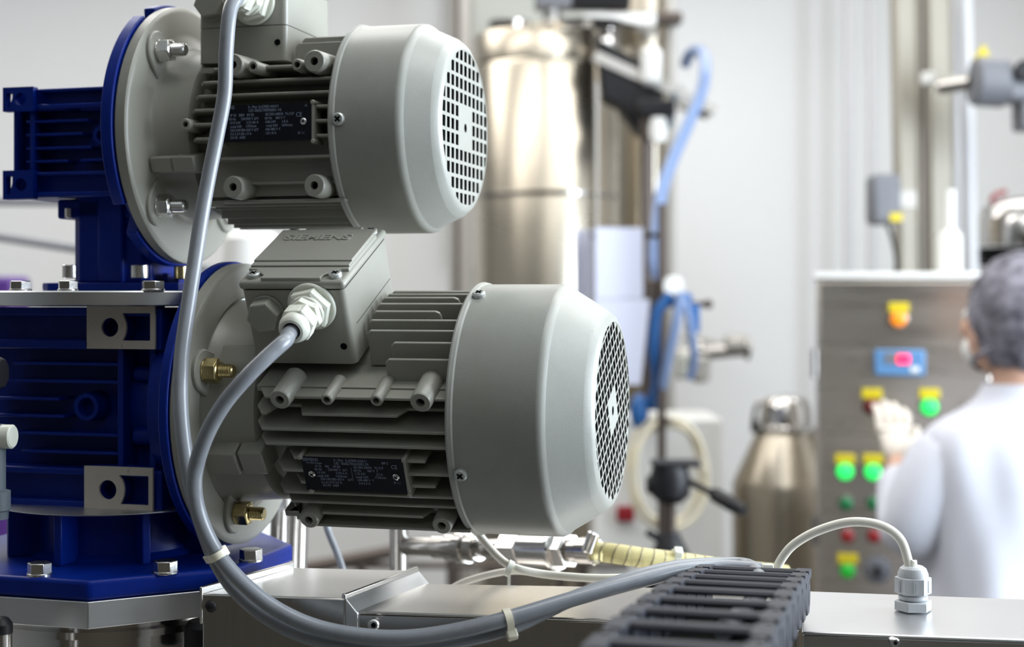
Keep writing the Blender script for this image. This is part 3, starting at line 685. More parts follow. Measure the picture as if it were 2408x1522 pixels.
# ------------------------------------------------------------------ grey cables, ties
def gtip(F, roll, x, z, by, ex):
    f = frame(F, (roll, 0, YAW)); return f @ Vector((x, -by-.036, z)), f @ Vector((x, -by-.036-ex, z))
g2a, g2b = gtip(F2, R(25), .1000, .1020, .045, .020)
g1a, g1b = gtip(F1, 0, .083, .094, .042, .026)
CR = .0050
c2 = [g2a-(g2b-g2a)*.3, g2a+(g2b-g2a)*.45]+[W(*t) for t in ((672, 800, .918), (636, 832, .908), (582, 885, .903), (527, 950, .905), (487, 1020, .910), (463, 1090, .918), (457, 1150, .922), (472, 1222, .925), (508, 1297, .927),
      (565, 1366, .927), (645, 1430, .925), (740, 1474, .920), (850, 1496, .915), (960, 1500, .912), (1080, 1483, .912), (1200, 1453, .915), (1350, 1408, .930), (1500, 1367, .950), (1600, 1342, .968), (1690, 1334, .985), (1790, 1340, .985))]
tag(obj('grey_cable', MB().tube(c2, CR, 20, 10), 'cable', smooth=60), 'grey power cable leaving the white gland of the lower motor', 'cable')
c1 = [g1a, g1b, W(560, -18, 1.005), W(541, 25, .990), W(532, 120, .985), W(528, 220, .985), W(512, 310, .984), W(492, 410, .982), W(474, 510, .978), W(459, 610, .972), W(444, 710, .965), W(430, 810, .958),
      W(424, 890, .952), W(426, 980, .946), W(437, 1075, .942), W(456, 1170, .940), W(480, 1250, .940), W(511, 1325, .940), W(556, 1390, .938), W(622, 1448, .935), W(712, 1494, .930), W(822, 1518, .925),
      W(950, 1525, .922), W(1090, 1505, .922), W(1205, 1474, .925), W(1350, 1407, .945), W(1500, 1357, .965), W(1600, 1334, .985), W(1700, 1328, 1.005), W(1760, 1332, 1.0), W(1785, 1358, .955), W(1790, 1392, .895), W(1750, 1434, .81), W(1700, 1484, .73)]
tag(obj('grey_cable', MB().tube(c1, CR, 20, 10), 'cable', smooth=60), 'long grey cable hanging from the upper motor down past both flanges', 'cable')
def zip_tie(label, p1, p2, tan, head_dir, r, m='nylon', wd=.0046):
    """band round two parallel cables p1, p2"""
    mid = (p1+p2)/2; t = thing('cable_tie', label, 'cable tie', mid)
    tan = tan.normalized(); u = (p2-p1); u = (u-tan*u.dot(tan)); L = u.length; u.normalize(); v = tan.cross(u)
    def ringp(rr):
        out = []
        for k in range(13): a = -math.pi/2+math.pi*k/12; out.append(u*(L/2+rr*math.cos(a))+v*rr*math.sin(a))
        for k in range(13): a = math.pi/2+math.pi*k/12; out.append(u*(-L/2+rr*math.cos(a))+v*rr*math.sin(a))
        return out
    A, B = ringp(r+.0002), ringp(r+.0013); n = len(A); vs = []
    for s in (-.5, .5):
        vs += [q+tan*wd*s for q in A]+[q+tan*wd*s for q in B]
    fs = []
    for i in range(n):
        j = (i+1) % n
        fs += [(i, j, n+j, n+i), (2*n+i, 3*n+i, 3*n+j, 2*n+j), (n+i, n+j, 3*n+j, 3*n+i), (i, 2*n+i, 2*n+j, j)]
    obj('tie_band', MB().add(vs, fs), m, t, smooth=40)
    h = head_dir.normalized(); h = (h-tan*h.dot(tan)).normalized(); k = tan.cross(h)
    o = h*(r+.003)
    hb = MB(); vs = [o+h*a*.0028+k*b*.0036+tan*c*.0034 for a in (-1, 1) for b in (-1, 1) for c in (-1, 1)]
    hb.add(vs, [(0,1,3,2),(4,6,7,5),(0,4,5,1),(2,3,7,6),(0,2,6,4),(1,5,7,3)])
    obj('tie_head', hb, m, t, bevel=.0008)
    return t
zip_tie('ivory cable tie round both grey cables below the lower motor flange', W(511, 1302, .927), W(503, 1309, .939), W(530, 1330, .927)-W(490, 1262, .926), Vector((.9, -.8, .1)), CR)
zip_tie('ivory cable tie at the lowest run of the grey cables, left of the chain', W(1192, 1455, .915), W(1198, 1476, .925), W(1240, 1441, .918)-W(1150, 1467, .913), Vector((.1, -.6, -1)), CR)

# ------------------------------------------------------------------ cable drag chain
KY = .92
rows = [(1.05, 1336), (1.0, 1346), (.95, 1357), (.90, 1370), (.85, 1387), (.80, 1410), (.75, 1437), (.70, 1469), (.65, 1513), (.60, 1566), (.55, 1628)]
ch = thing('cable_chain', 'black plastic cable drag chain at lower right running towards the camera', 'cable chain', (0, 0, H))
pts = []
for Y, py in rows:
    xc_ = .1738+(Y-1.05)*.251
    pts.append(Vector((xc_, Y, -(py-HORY)/FPX*Y))*KY)
iw = .0602*KY/2; LH = .0262
far = pts[0]+(pts[0]-pts[1])
for i in range(len(pts)-1):
    p = pts[i]; q = pts[i+1]; d = (q-p).normalized(); s = d.cross(Vector((0, 0, 1))).normalized(); s = -s if s.x < 0 else s; up = s.cross(d); up = up if up.z > 0 else -up
    Lk = (q-p).length
    mx = Matrix((s, d, up)).transposed().to_4x4(); mx.translation = p
    # crossbar with rounded back
    cb = MB().add([mx @ Vector(v) for v in [(sx*iw*1.02, y, z) for sx in (-1, 1) for (y, z) in ((-.0062, -.0030), (-.0062, -.0012), (-.0042, .0004), (.0042, .0004), (.0062, -.0012), (.0062, -.0030))]],
                 [(0,1,2,3,4,5), (11,10,9,8,7,6)]+[(k, k+6, (k+1) % 6+6, (k+1) % 6) for k in range(6)])
    obj('crossbar', cb, 'chain', ch, bevel=.0005)
    cb2 = MB().box(-iw, iw, -.0262, .0262, -LH+.001, -LH+.003, m=mx); obj('lower_crossbar_shade', cb2, 'hole', ch)  # widened to a closed near-black floor: shade painted between the bars
    for sd in (-1, 1):
        lk = MB(); h2 = LH/2; x_in = sd*iw; x_out = 0
        def stad(c, l, hh, n=10): return [(c-l+0*hh+hh*.72*math.cos(R(90+180*k/n)), hh*math.sin(R(90+180*k/n))) for k in range(n+1)]+[(c+l+hh*.72*math.cos(R(-90+180*k/n)), hh*math.sin(R(-90+180*k/n))) for k in range(n+1)]
        a = stad(Lk*.30, Lk*.22, h2); n = len(a)
        for xx0, xx1, sc in ((x_in, sd*(iw+.0050), 1.0), (sd*(iw+.0050), sd*(iw+.0088), .93)):
            off = 0 if sc == 1.0 else Lk*.46
            vs = [mx @ Vector((xx0, u*sc+off, v*sc-h2)) for u, v in a]+[mx @ Vector((xx1, u*sc+off, v*sc-h2)) for u, v in a]
            lk.add(vs, [tuple(range(n))[::-1], tuple(range(n, 2*n))]+[(k, (k+1) % n, n+(k+1) % n, n+k) for k in range(n)])
        # square shoulder on the top edge
        lk.box(min(sd*(iw-.0010), sd*(iw+.0086)), max(sd*(iw-.0010), sd*(iw+.0086)), -Lk*.16, Lk*.50, -.0050, .0009, m=mx)
        lk.box(min(sd*(iw-.0002), sd*(iw+.0066)), max(sd*(iw-.0002), sd*(iw+.0066)), Lk*.45, Lk*.86, -.0060, -.0003, m=mx)
        l_ = obj('side_link', lk, 'chain', ch, bevel=.0005)
        # stud notch on the top and oval pocket on the outer face
        obj('link_notch', MB().box(sd*(iw+.0048)-.0016, sd*(iw+.0048)+.0016, Lk*.60, Lk*.78, -.001, .0011, m=mx), 'black', l_)
        st = stad(Lk*.30, Lk*.05, h2*.58); xx = sd*(iw+.0086)
        vs = [mx @ Vector((xx-sd*.003, u+Lk*.30, v-h2)) for u, v in st]+[mx @ Vector((xx+sd*.0006, u+Lk*.30, v-h2)) for u, v in st]; n2 = len(st)
        obj('link_boss', MB().add(vs, [tuple(range(n2))[::-1], tuple(range(n2, 2*n2))]+[(k, (k+1) % n2, n2+(k+1) % n2, n2+k) for k in range(n2)]), 'chain', l_, bevel=.0005)

# ------------------------------------------------------------------ white cable with grey gland on the table
gb = onz(2147, 1437, Z3)
gg = thing('cable_gland', 'light grey plastic cable gland on the steel table, white cable on top', 'cable gland', gb)
zx = (0, 0, 1)
obj('hex_base', MB().lathe([(0, .0085), (.0012, .0085)], (0, 0, 0), zx, 24).hexa((0, 0, .0008), (0, 0, .0072), .0215, .0008, a0=.25), 'ggrey', gg, bevel=.0004, smooth=25)
obj('gland_thread', MB().lathe([(.0070, .0080), (.0085, .0096), (.0105, .0096), (.0115, .0080), (.0125, .0080)], (0, 0, 0), zx, 28), 'ggrey', gg, smooth=40)
cp = MB().hexa((0, 0, .0120), (0, 0, .0228), .0208, .0006, a0=.1)
for k in range(6):
    for j in range(-3, 4):
        ang = .1+R(30+60*k)+j*.10; rr = .0105/math.cos(j*.1); cp.cyl((rr*math.cos(ang), rr*math.sin(ang), .013), (rr*math.cos(ang), rr*math.sin(ang), .0215), .0003, n=5)
obj('dome_nut', cp.lathe([(.0222, .0100), (.0250, .0100), (.0285, .0086), (.0300, .0066), (.0300, .0042)], (0, 0, 0), zx, 36), 'ggrey', gg, bevel=.0003, smooth=30)
gx_, gy_ = gb.x, gb.y
wc = [gb+Vector((0, 0, .022)), gb+Vector((-.0005, 0, .033)), W(2140, 1335, gy_), W(2118, 1270, gy_+.002), W(2070, 1236, gy_+.006), W(2000, 1228, gy_+.012), W(1925, 1248, gy_+.02), W(1868, 1280, gy_+.027), W(1838, 1315, gy_+.032), W(1826, 1345, gy_+.036), W(1822, 1390, gy_+.04)]
tag(obj('white_cable', MB().tube(wc, .0031, 16, 10), 'ivory', smooth=60), 'thick white cable arching from the chain to the grey gland', 'cable')
wt = thing('cable_tie', 'small white tie by the far end of the chain', 'cable tie', W(1806, 1334, 1.01))
obj('tie_head', MB().box(-.0035, .0035, -.003, .003, -.0022, .0022), 'gland', wt, bevel=.0007)

# ------------------------------------------------------------------ pipes and hose just behind the bed
def vtube(name, label, cat, pts, r, m, par=None, **k):
    o = obj(name, MB().tube(pts, r, 16, 8), m, par, smooth=60)
    return o if par else tag(o, label, cat, **k)
M['chrome2'] = mat('dark_chrome', (0.42, 0.40, 0.38), 0.16, 1)
vtube('steel_pipe', 'dark polished pipe leaning behind the base flange, leftmost of the two', 'pipe', [W(668, 1190, 1.32), W(652, 1420, 1.32), W(560, 4850, 1.32)], .0085, 'chrome2')
vtube('steel_pipe', 'bright polished pipe leaning behind the base flange, rightmost of the two', 'pipe', [W(735, 1190, 1.34), W(696, 1420, 1.34), W(640, 4800, 1.34)], .0090, 'chrome')
vtube('grey_cable', 'thin grey cable dropping behind the lower motor to the cover', 'cable', [W(758, 1195, 1.24), W(772, 1250, 1.24), W(792, 1300, 1.23), W(808, 1350, 1.22), W(812, 1400, 1.2), W(816, 1690, 1.17)], .0030, 'cable')
pp = thing('pipe_assembly', 'chrome pipe with post, unions and valve under the lower motor', 'pipework', W(938, 1400, 1.36))
pb = W(938, 1400, 1.36)
def rl_(px, py, Y): return W(px, py, Y)-pb
obj('post', MB().cyl(rl_(938, 1200, 1.36), rl_(938, 1420, 1.36), .0086, n=24), 'chrome2', pp)
ax = (rl_(1400, 1297, 1.20)-rl_(950, 1284, 1.36)).normalized(); o = rl_(950, 1284, 1.36)
def px_along(px):                    # distance along the pipe axis for a pixel column
    k = (px-HORX)/FPX; q = o+pb; return (k*q.y-q.x)/(ax.x-k*ax.y)
for nm, a, b, r, m_, n in (('pipe_run', 950, 1030, .0088, 'chrome2', 28), ('union', 1022, 1085, .0105, 'chrome2', 28), ('union', 1055, 1128, .0125, 'chrome2', 28), ('union_nut', 1082, 1104, .0150, 'chrome2', 28),
                        ('pipe_run', 1128, 1200, .0085, 'chrome2', 28), ('valve_body', 1190, 1236, .0165, 'chrome', 6), ('valve_body', 1236, 1312, .0155, 'chrome', 28), ('valve_ring', 1305, 1316, .0175, 'chrome', 28),
                        ('valve_nut', 1312, 1342, .0155, 'chrome', 6), ('pipe_run', 1342, 1372, .0100, 'chrome2', 28), ('hose_clamp', 1366, 1402, .0115, 'chrome2', 28)):
    L0, L1_ = px_along(a), px_along(b)
    obj(nm, MB().lathe([(0, r*.92), (.0012, r), (L1_-L0-.0012, r), (L1_-L0, r*.92)], o+ax*L0, ax, n, a0=.2), m_, pp, bevel=.0004 if n == 6 else 0, smooth=30)
obj('clamp_bolt', MB().cyl(rl_(1381, 1300, 1.195), rl_(1398, 1252, 1.195), .0055, n=20, ch=.0012), 'chrome', pp)
he = o+pb+ax*px_along(1398)
hp = [he, W(1450, 1303, he.y-.01), W(1520, 1313, he.y-.01), W(1590, 1321, he.y), W(1660, 1331, he.y+.01), W(1740, 1341, he.y+.02), W(1850, 1352, he.y+.03)]
M['dkspring'] = mat('spring_steel', (0.20, 0.17, 0.12), 0.35, 0.8)
M['hose'] = mat('yellow_clear_hose', (0.86, 0.78, 0.42), 0.16, 0, trans=0.45, ior=1.2)
ho = thing('spiral_hose', 'yellowish clear hose with steel spiral, right of the chrome valve', 'hose', he)
hr = [q-he for q in hp]
obj('hose_tube', MB().tube(hr, .0082, 20, 8), 'hose', ho, smooth=60)
SP = spline(hr, 30); sp = []
for i, q in enumerate(SP):
    t = (SP[min(i+1, len(SP)-1)]-SP[max(i-1, 0)]).normalized(); u = t.cross(Vector((0, 0, 1))).normalized(); v = u.cross(t)
    if i: s_acc += (SP[i]-SP[i-1]).length
    else: s_acc = 0
    a = 2*math.pi*s_acc/.0095; sp.append(q+(u*math.cos(a)+v*math.sin(a))*.0083)
obj('hose_spiral', MB().tube(sp, .0006, 6, 1), 'dkspring', ho, smooth=60)
zip_tie('white cable tie round the yellowish spiral hose', W(1588, 1321, he.y), W(1589, 1321, he.y), Vector((1, .1, -.08)), Vector((.5, -.6, .8)), .0085, 'gland', .006)
vtube('white_cable', 'white cable from under the fan end of the lower motor to the chain', 'cable', [W(1105, 1225, 1.10), W(1130, 1262, 1.10), W(1175, 1313, 1.09), W(1215, 1337, 1.08), W(1290, 1352, 1.08), W(1400, 1360, 1.07), W(1500, 1358, 1.06), W(1640, 1352, 1.05), W(1760, 1350, 1.03)], .0030, 'ivory')
vtube('white_cable', 'short white cable branching down at the tie, left of the chrome valve', 'cable', [W(1250, 1346, 1.09), W(1205, 1343, 1.10), W(1150, 1352, 1.12), W(1090, 1370, 1.14), W(1050, 1392, 1.15)], .0027, 'ivory')
wt = thing('cable_tie', 'white tie where the thin white cables meet below the motor', 'cable tie', W(1197, 1337, 1.082))
obj('tie_band', MB().lathe([(-.002, .0062), (.002, .0062)], (0, 0, 0), (1, 0, -.5), 20), 'gland', wt)
obj('tie_tail', MB().box(-.0012, .0012, -.001, .001, -.016, 0), 'gland', wt)

# ------------------------------------------------------------------ bits at the left frame edge
def at(px, py, Y): return W(px, py, Y)
k1 = thing('hex_knob', 'black octagonal knob at left edge in front of the large blue gearbox', 'knob', at(0, 878, .95))
obj('knob_body', MB().lathe([(-.012, .0100), (0, .0112), (.004, .0112), (.0075, .0095)], (-.005, 0, 0), (1, -.1, 0), 8, a0=.39), 'black', k1, bevel=.0006, smooth=25)
obj('knob_shaft', MB().cyl((-.06, 0, 0), (-.01, 0, 0), .005), 'chrome2', k1)
M['bluegrey'] = mat('blue_grey_cast', (0.10, 0.125, 0.15), 0.5, 0, bump=(600, .3))
k2 = thing('pneumatic_fitting', 'blue-grey cast fitting with white cap at the left edge', 'fitting', at(0, 1090, .95))
obj('fitting_body', MB().lathe([(-.036, .0085), (-.031, .0088), (-.030, .0100), (-.018, .0100), (-.017, .0070), (.020, .0070), (.025, .0066)], (-.0035, 0, 0), (0, 0, 1), 32), 'bluegrey', k2, smooth=30)
obj('fitting_cap', MB().cyl((.001, -.001, .0175), (.0095, -.002, .0175), .0078, n=28, ch=.001), 'gland', k2)
obj('fitting_arm', MB().cyl((-.06, 0, 0.005), (-.004, 0, .005), .006), 'bluegrey', k2)
k3 = thing('round_knob', 'black capped chrome knob at the bottom left corner', 'knob', at(2, 1500, .95))
obj('knob_cap', MB().lathe([(0, .0075), (.006, .0075), (.0095, .005), (.0105, .003)], (0, 0, .003), (0, 0, 1), 28), 'black', k3, smooth=30)
obj('knob_stem', MB().cyl((0, 0, -.155), (0, 0, .003), .0070, n=28), 'chrome', k3)
# ------------------------------------------------------------------ background machinery (real sizes, metres away)
def cylz(px, Y, r, py0, py1, n=40, **k):
    a = W(px, py0, Y); b = W(px, py1, Y); return MB().cyl(b, a, r, n=n, **k)
def px_r(w_px, Y): return w_px/FPX*Y/2
M['greym'] = mat('motor_grey', (0.16, 0.165, 0.185), 0.45)
M['dkbrown'] = mat('dark_pipe', (0.09, 0.07, 0.06), 0.4, 0.5)
M['paper'] = mat('paper', (0.54, 0.56, 0.68), 0.7)
M['bhose'] = mat('blue_hose', (0.24, 0.34, 0.58), 0.3, 0, trans=0.25)
M['bvalve'] = mat('blue_valve', (0.02, 0.12, 0.36), 0.4)
M['white'] = mat('white_gloss', (0.78, 0.78, 0.76), 0.35)
M['white2'] = mat('pipe_white', (0.58, 0.58, 0.60), 0.5)
M['duct'] = mat('duct_grey', (0.48, 0.46, 0.43), 0.45, 0.3)
M['greenish'] = mat('pale_panel', (0.60, 0.62, 0.57), 0.5)
M['cabsteel'] = mat('cabinet_steel', (0.62, 0.58, 0.53), 0.30, 1, brush=(3, 3, 60, 0.12))
# large process tank
TY = 4.0
tb_ = W(1285, 700, TY)
tk = thing('process_tank', 'large polished steel tank with banded lid, left of the white papers', 'tank', (tb_.x, tb_.y, 0))
def tz(py, Y=TY): return H-(py-HORY)/FPX*Y
rT = px_r(336, TY)
obj('tank_shell', MB().lathe([(.42, rT*.55), (.55, rT*.98), (.58, rT), (tz(170), rT), (tz(160), rT*.97)], (0, 0, 0), (0, 0, 1), 72), 'tank', tk, smooth=40)
obj('tank_hoop', MB().lathe([(tz(470), rT+.001), (tz(468), rT+.005), (tz(460), rT+.005), (tz(458), rT+.001)], (0, 0, 0), (0, 0, 1), 72, cap=False), 'chrome2', tk, smooth=40)
obj('lid_band', MB().lathe([(tz(158), rT*.86), (tz(156), rT*.88), (tz(95), rT*.88), (tz(88), rT*.86)], W(1262, 0, TY)-Vector((tb_.x, 0, 0))-Vector((0, TY, 0))-Vector((0, 0, H+HORY/FPX*TY)), (0, 0, 1), 72), 'tank', tk, smooth=40)
obj('lid_flange', MB().lathe([(tz(92), rT*.95), (tz(80), rT*1.02), (tz(66), rT*.80), (tz(62), .05)], (.10, 0, 0), (0, 0, 1), 72), 'chrome', tk, smooth=40)
obj('lid_clamp', MB().lathe([(-.05, .028), (-.04, .032), (.04, .032), (.05, .026)], (rT*.80, -rT*.55, tz(125)), (0, 0, 1), 24), 'chrome', tk, smooth=60)
obj('sight_rim', MB().lathe([(0, .055), (.028, .06), (.034, .05)], (-.10, -.06, tz(88)), (0, 0, 1), 32), 'chrome2', tk, smooth=40)
for a in (R(35), R(155), R(275)):
    obj('tank_leg', MB().cyl((rT*.7*math.cos(a), rT*.7*math.sin(a), 0), (rT*.7*math.cos(a), rT*.7*math.sin(a), .62), .022, n=16), 'chrome2', tk)
obj('shaft_neck', MB().cyl(( .015, 0, tz(62)), (.015, 0, tz(22)), .026, n=20), 'chrome', tk)
mx_ = thing('stirrer_motor', 'dark stirrer drive on top of the large tank, cut by the top frame edge', 'motor', W(1300, 22, TY))
obj('drive_body', MB().box(-.05, .05, -.05, .05, 0.0, .07), 'greym', mx_, bevel=.008)
obj('drive_motor', MB().cyl((.04, 0, .04), (.21, 0, .04), .045, n=28, ch=.006), 'black', mx_)
obj('drive_arm', MB().box(.08, .28, -.02, .02, -.045, -.012), 'white', mx_, bevel=.004)
# second tall vessel behind
Y2 = 4.35; p = W(1512, 700, Y2)
t2 = thing('process_column', 'tall brownish steel column to the right of the large tank', 'column', (p.x, p.y, 0))
obj('column_shell', MB().lathe([(0, px_r(140, Y2)), (tz(-40, Y2), px_r(140, Y2))], (0, 0, 0), (0, 0, 1), 48), 'tank', t2, smooth=40)
obj('column_pipe', MB().cyl((px_r(112, Y2), -.10, 0), (px_r(112, Y2), -.10, tz(-30, Y2)), px_r(24, Y2), n=20), 'duct', t2)
obj('head_clamp', MB().box(-.13, .10, -.16, -.10, tz(78, Y2), tz(50, Y2)), 'dkbrown', t2, bevel=.01)
p = W(1470, 200, 3.8)
me_ = thing('black_housing', 'black wedge-shaped housing right of the tank lid', 'housing', (p.x, p.y, p.z))
obj('housing_shell', MB().prism([(-.075, .115), (.045, .05), (.095, -.02), (.095, -.14), (.03, -.13), (-.02, -.06), (-.060, -.04)], 'y', -.05, .05), 'black', me_, bevel=.006)
obj('housing_cap', MB().cyl((.062, -.06, -.01), (.062, -.06, .085), .028, n=24, ch=.01), 'white', me_)
obj('housing_arm', MB().box(-.09, .25, -.03, -.01, -.014, .014, m=T(.0, -.03, .03) @ Matrix.Rotation(R(24), 4, 'Y')), 'duct', me_, bevel=.003)
obj('housing_stem', MB().cyl((.06, .0, -.9), (.06, 0, -.12), .016, n=16), 'dkbrown', me_)
br_ = tag(obj('wall_bracket', MB().prism([(W(1598, 0, 4.2).x, H+.60), (W(1668, 0, 4.2).x, H+.51), (W(1668, 0, 4.2).x, H+.53-.01), (W(1598, 0, 4.2).x, H+.53)], 'y', 4.19, 4.26), 'duct', bevel=.003),
          'light grey gusset bracket beside the looped blue hose', 'bracket')
vh = thing('black_valve', 'small black valve head with pale knob below the black housing', 'valve', W(1545, 265, 3.7))
obj('valve_block', MB().box(-.05, .045, -.03, .03, -.012, .03), 'black', vh, bevel=.008)
obj('valve_knob', MB().lathe([(0, .02), (.03, .024), (.06, .018)], (.0, -.02, -.075), (0, 0, 1), 20), 'white', vh, smooth=50)
obj('valve_stem', MB().cyl((-.03, 0, -.65), (-.03, 0, 0), .013, n=16), 'dkbrown', vh)
obj('valve_pin', MB().cyl((.03, 0, -.04), (.045, 0, .05), .008, n=12), 'bluegrey', vh)
# pale duct left of the tank and wall pipes
for (px, w, Y, lab, m_) in ((1085, 60, 5.2, 'broad beige wall duct directly behind the fan end of the upper motor', 'duct'), (1076, 12, 5.0, 'thin dark cable running up the beige wall duct', 'dkbrown')):
    tag(obj('wall_duct' if w > 20 else 'wall_cable', MB().cyl(W(px, 690, Y)*1-Vector((0, 0, H)), W(px, -60, Y), px_r(w, Y), n=20), m_), lab, 'duct' if w > 20 else 'cable')
wp = thing('wall_panel', 'flat pale panel on the wall behind the tank lid', 'panel', W(1170, 0, 5.5))
obj('panel_sheet', MB().box(-.16, .5, 0, .04, -1.0, .35), M['greenish'] if 'greenish' in M else mat('pale_panel', (0.62, 0.64, 0.60), 0.5), wp)
# support post with papers
Yp = 3.3; p = W(1556, 700, Yp)
post = thing('stand_post', 'dark brown stand post behind the white papers and tripod', 'post', (p.x, p.y, 0))
obj('post_tube', MB().cyl((0, 0, 0.03), (0, 0, tz(480, Yp)), px_r(20, Yp), n=16), 'dkbrown', post)
obj('post_foot', MB().lathe([(0, .09), (.02, .09), (.035, .03)], (0, 0, 0), (0, 0, 1), 32), 'dkbrown', post)
obj('post_arm', MB().box(-.16, .0, .008, .016, tz(560, Yp), tz(548, Yp)), 'chrome2', post)
obj('post_arm', MB().box(-.145, .0, .008, .016, tz(730, Yp), tz(718, Yp)), 'chrome2', post)
obj('post_wire', MB().cyl((-.145, .02, tz(900, Yp)), (-.145, .02, tz(190, Yp)), .004, n=10), 'duct', post)
def paper(x0, y0, x1, y1, Y, label, sk=0):
    a = W(x0, y0, Y); b = W(x1, y1, Y); vs = []; n = 8
    for s_ in (0, .0012):
        for i in range(n+1):
            for z in (a.z, b.z):
                u = i/n; vs.append((a.x+(b.x-a.x)*u+(sk if z == b.z else 0), Y+.012*math.sin(u*3.1)+s_, z))
    fs = []; m_ = 2*(n+1)
    for i in range(n):
        k = 2*i; fs += [(k, k+1, k+3, k+2), (m_+k, m_+k+2, m_+k+3, m_+k+1)]
        fs += [(k, k+2, m_+k+2, m_+k), (k+1, m_+k+1, m_+k+3, k+3)]
    fs += [(0, m_, m_+1, 1), (2*n, 2*n+1, m_+2*n+1, m_+2*n)]
    return tag(obj('paper_sheet', MB().add(vs, fs), 'paper', smooth=60), label, 'paper')
paper(1352, 540, 1396, 705, Yp+.03, 'narrow white paper left of the wire, beside the larger sheets')
paper(1400, 535, 1512, 702, Yp-.02, 'upper large white sheet of paper hanging on the stand post')
paper(1398, 704, 1528, 905, Yp-.03, 'lower large white sheet of paper hanging on the stand post', -.02)
def hz(label, pts, r, m='bhose', name='hose'): return vtube(name, label, 'hose', [W(*q) for q in pts], r, m)
hz('translucent blue hose looping over the grey bracket and down beside the tank', [(1612, 150, 3.9), (1622, 128, 3.85), (1640, 118, 3.8), (1656, 135, 3.7), (1657, 180, 3.62), (1645, 230, 3.6), (1615, 300, 3.55), (1580, 380, 3.5), (1556, 450, 3.45), (1545, 540, 3.4), (1540, 620, 3.38), (1562, 700, 3.35)], .0150)
hz('blue hose below the valve cluster, leftmost of the three', [(1575, 690, 3.3), (1545, 740, 3.3), (1538, 820, 3.3), (1545, 900, 3.32), (1530, 960, 3.34)], .0135, 'bvalve')
hz('light blue hose below the valve cluster, middle of the three', [(1600, 690, 3.25), (1590, 760, 3.25), (1572, 840, 3.27), (1558, 910, 3.3), (1548, 960, 3.33)], .0105)
hz('grey-blue hose below the valve cluster, rightmost of the three', [(1600, 690, 3.28), (1618, 740, 3.28), (1628, 800, 3.28), (1632, 850, 3.3), (1622, 890, 3.32)], .0090)
vc = thing('valve_cluster', 'blue valve manifold with white dial on the stand post', 'valve', W(1592, 705, 3.32))
obj('valve_body', MB().box(-.055, .03, -.02, .02, -.015, .022, m=Matrix.Rotation(R(20), 4, 'Y')), 'bvalve', vc, bevel=.006)
obj('valve_body', MB().box(.02, .05, -.02, .02, -.075, -.01), 'bvalve', vc, bevel=.006)
obj('dial', MB().cyl((-.012, -.03, .030), (-.012, -.012, .030), .024, n=24, ch=.003), 'white', vc)
obj('cross_bar', MB().cyl((-.10, .01, -.012), (.07, .01, -.010), .007, n=12), 'dkbrown', vc)
obj('bar_end', MB().sphere((.072, .01, -.010), .011), 'dkbrown', vc)
obj('clamp_block', MB().box(-.075, -.03, -.02, .03, -.025, .045), 'dkbrown', vc, bevel=.004)
bg_ = tag(obj('blue_bundle', MB().sphere(W(1503, 968, 3.35), .022, .03, .042), 'bvalve', smooth=60), 'dark blue soft bundle low beside the stand post', 'bundle')
# instrument on the wall
iv = thing('wall_fitting', 'pale metal pipe fittings on the white wall right of the blue hoses', 'fitting', W(1680, 820, 4.4))
obj('fitting_body', MB().cyl((-.12, 0, -.02), (.10, 0, .0), .022, n=24, ch=.006), 'chrome2', iv)
obj('fitting_ring', MB().cyl((-.06, 0, -.015), (-.035, 0, -.015), .048, n=24, ch=.006), 'chrome2', iv)
obj('fitting_cup', MB().lathe([(-.10, .018), (-.09, .03), (-.03, .032), (-.02, .02)], (-.048, -.03, 0), (0, 0, 1), 24), 'duct', iv)
obj('fitting_cup', MB().lathe([(-.09, .016), (-.08, .026), (-.02, .028), (-.01, .02)], (-.10, -.01, 0), (0, 0, 1), 24), 'greenish', iv)
obj('fitting_end', MB().cyl((.03, 0, .012), (.095, 0, .012), .030, n=24, ch=.008), 'duct', iv)
obj('fitting_cap', MB().cyl((.090, 0, .0), (.105, 0, .0), .036, n=24, ch=.004), 'chrome2', iv)
obj('fitting_arm', MB().cyl((0.05, 0, .0), (.05, 1.16, .0), .014, n=16), 'duct', iv)
# white cabinet with the red knob, ivory hose coil
Yw = 3.42; a = W(1400, 985, Yw); b = W(1700, 985, Yw)
wb = thing('white_cabinet', 'white enclosure with a square red knob behind the tripod', 'cabinet', (a.x, Yw, 0))
obj('cabinet_body', MB().box(0, b.x-a.x, 0, .25, .05, a.z), 'white', wb, bevel=.008)
obj('cabinet_foot', MB().box(.02, b.x-a.x-.02, .02, .22, 0, .05), 'black', wb)
M['red'] = mat('dark_red', (0.28, 0.012, 0.02), 0.4)
q = W(1470, 1207, Yw); obj('red_knob', MB().box(q.x-a.x-.020, q.x-a.x+.020, -.02, 0.0, q.z-.018, q.z+.018), 'red', wb, bevel=.005)
cl = []
for i in range(75):
    an = i*.26; cl.append(Vector((W(1572, 0, 3.3).x+.083*math.cos(an)+.010*math.sin(an*.37), 3.30+.0006*i, H-.408+.118*math.sin(an)+.01*math.cos(an*.4))))
tag(obj('hose_coil', MB().tube(cl, .0055, 10, 2), M['ivory2'] if 'ivory2' in M else mat('ivory_hose', (0.74, 0.68, 0.52), 0.35), smooth=60), 'coil of ivory hose hanging behind the black tripod head', 'hose')
tag(obj('coil_hook', MB().cyl(W(1572, 990, 3.28), W(1572, 990, 3.44), .008, n=12), 'chrome2'), 'metal hook carrying the coil of ivory hose', 'hook')
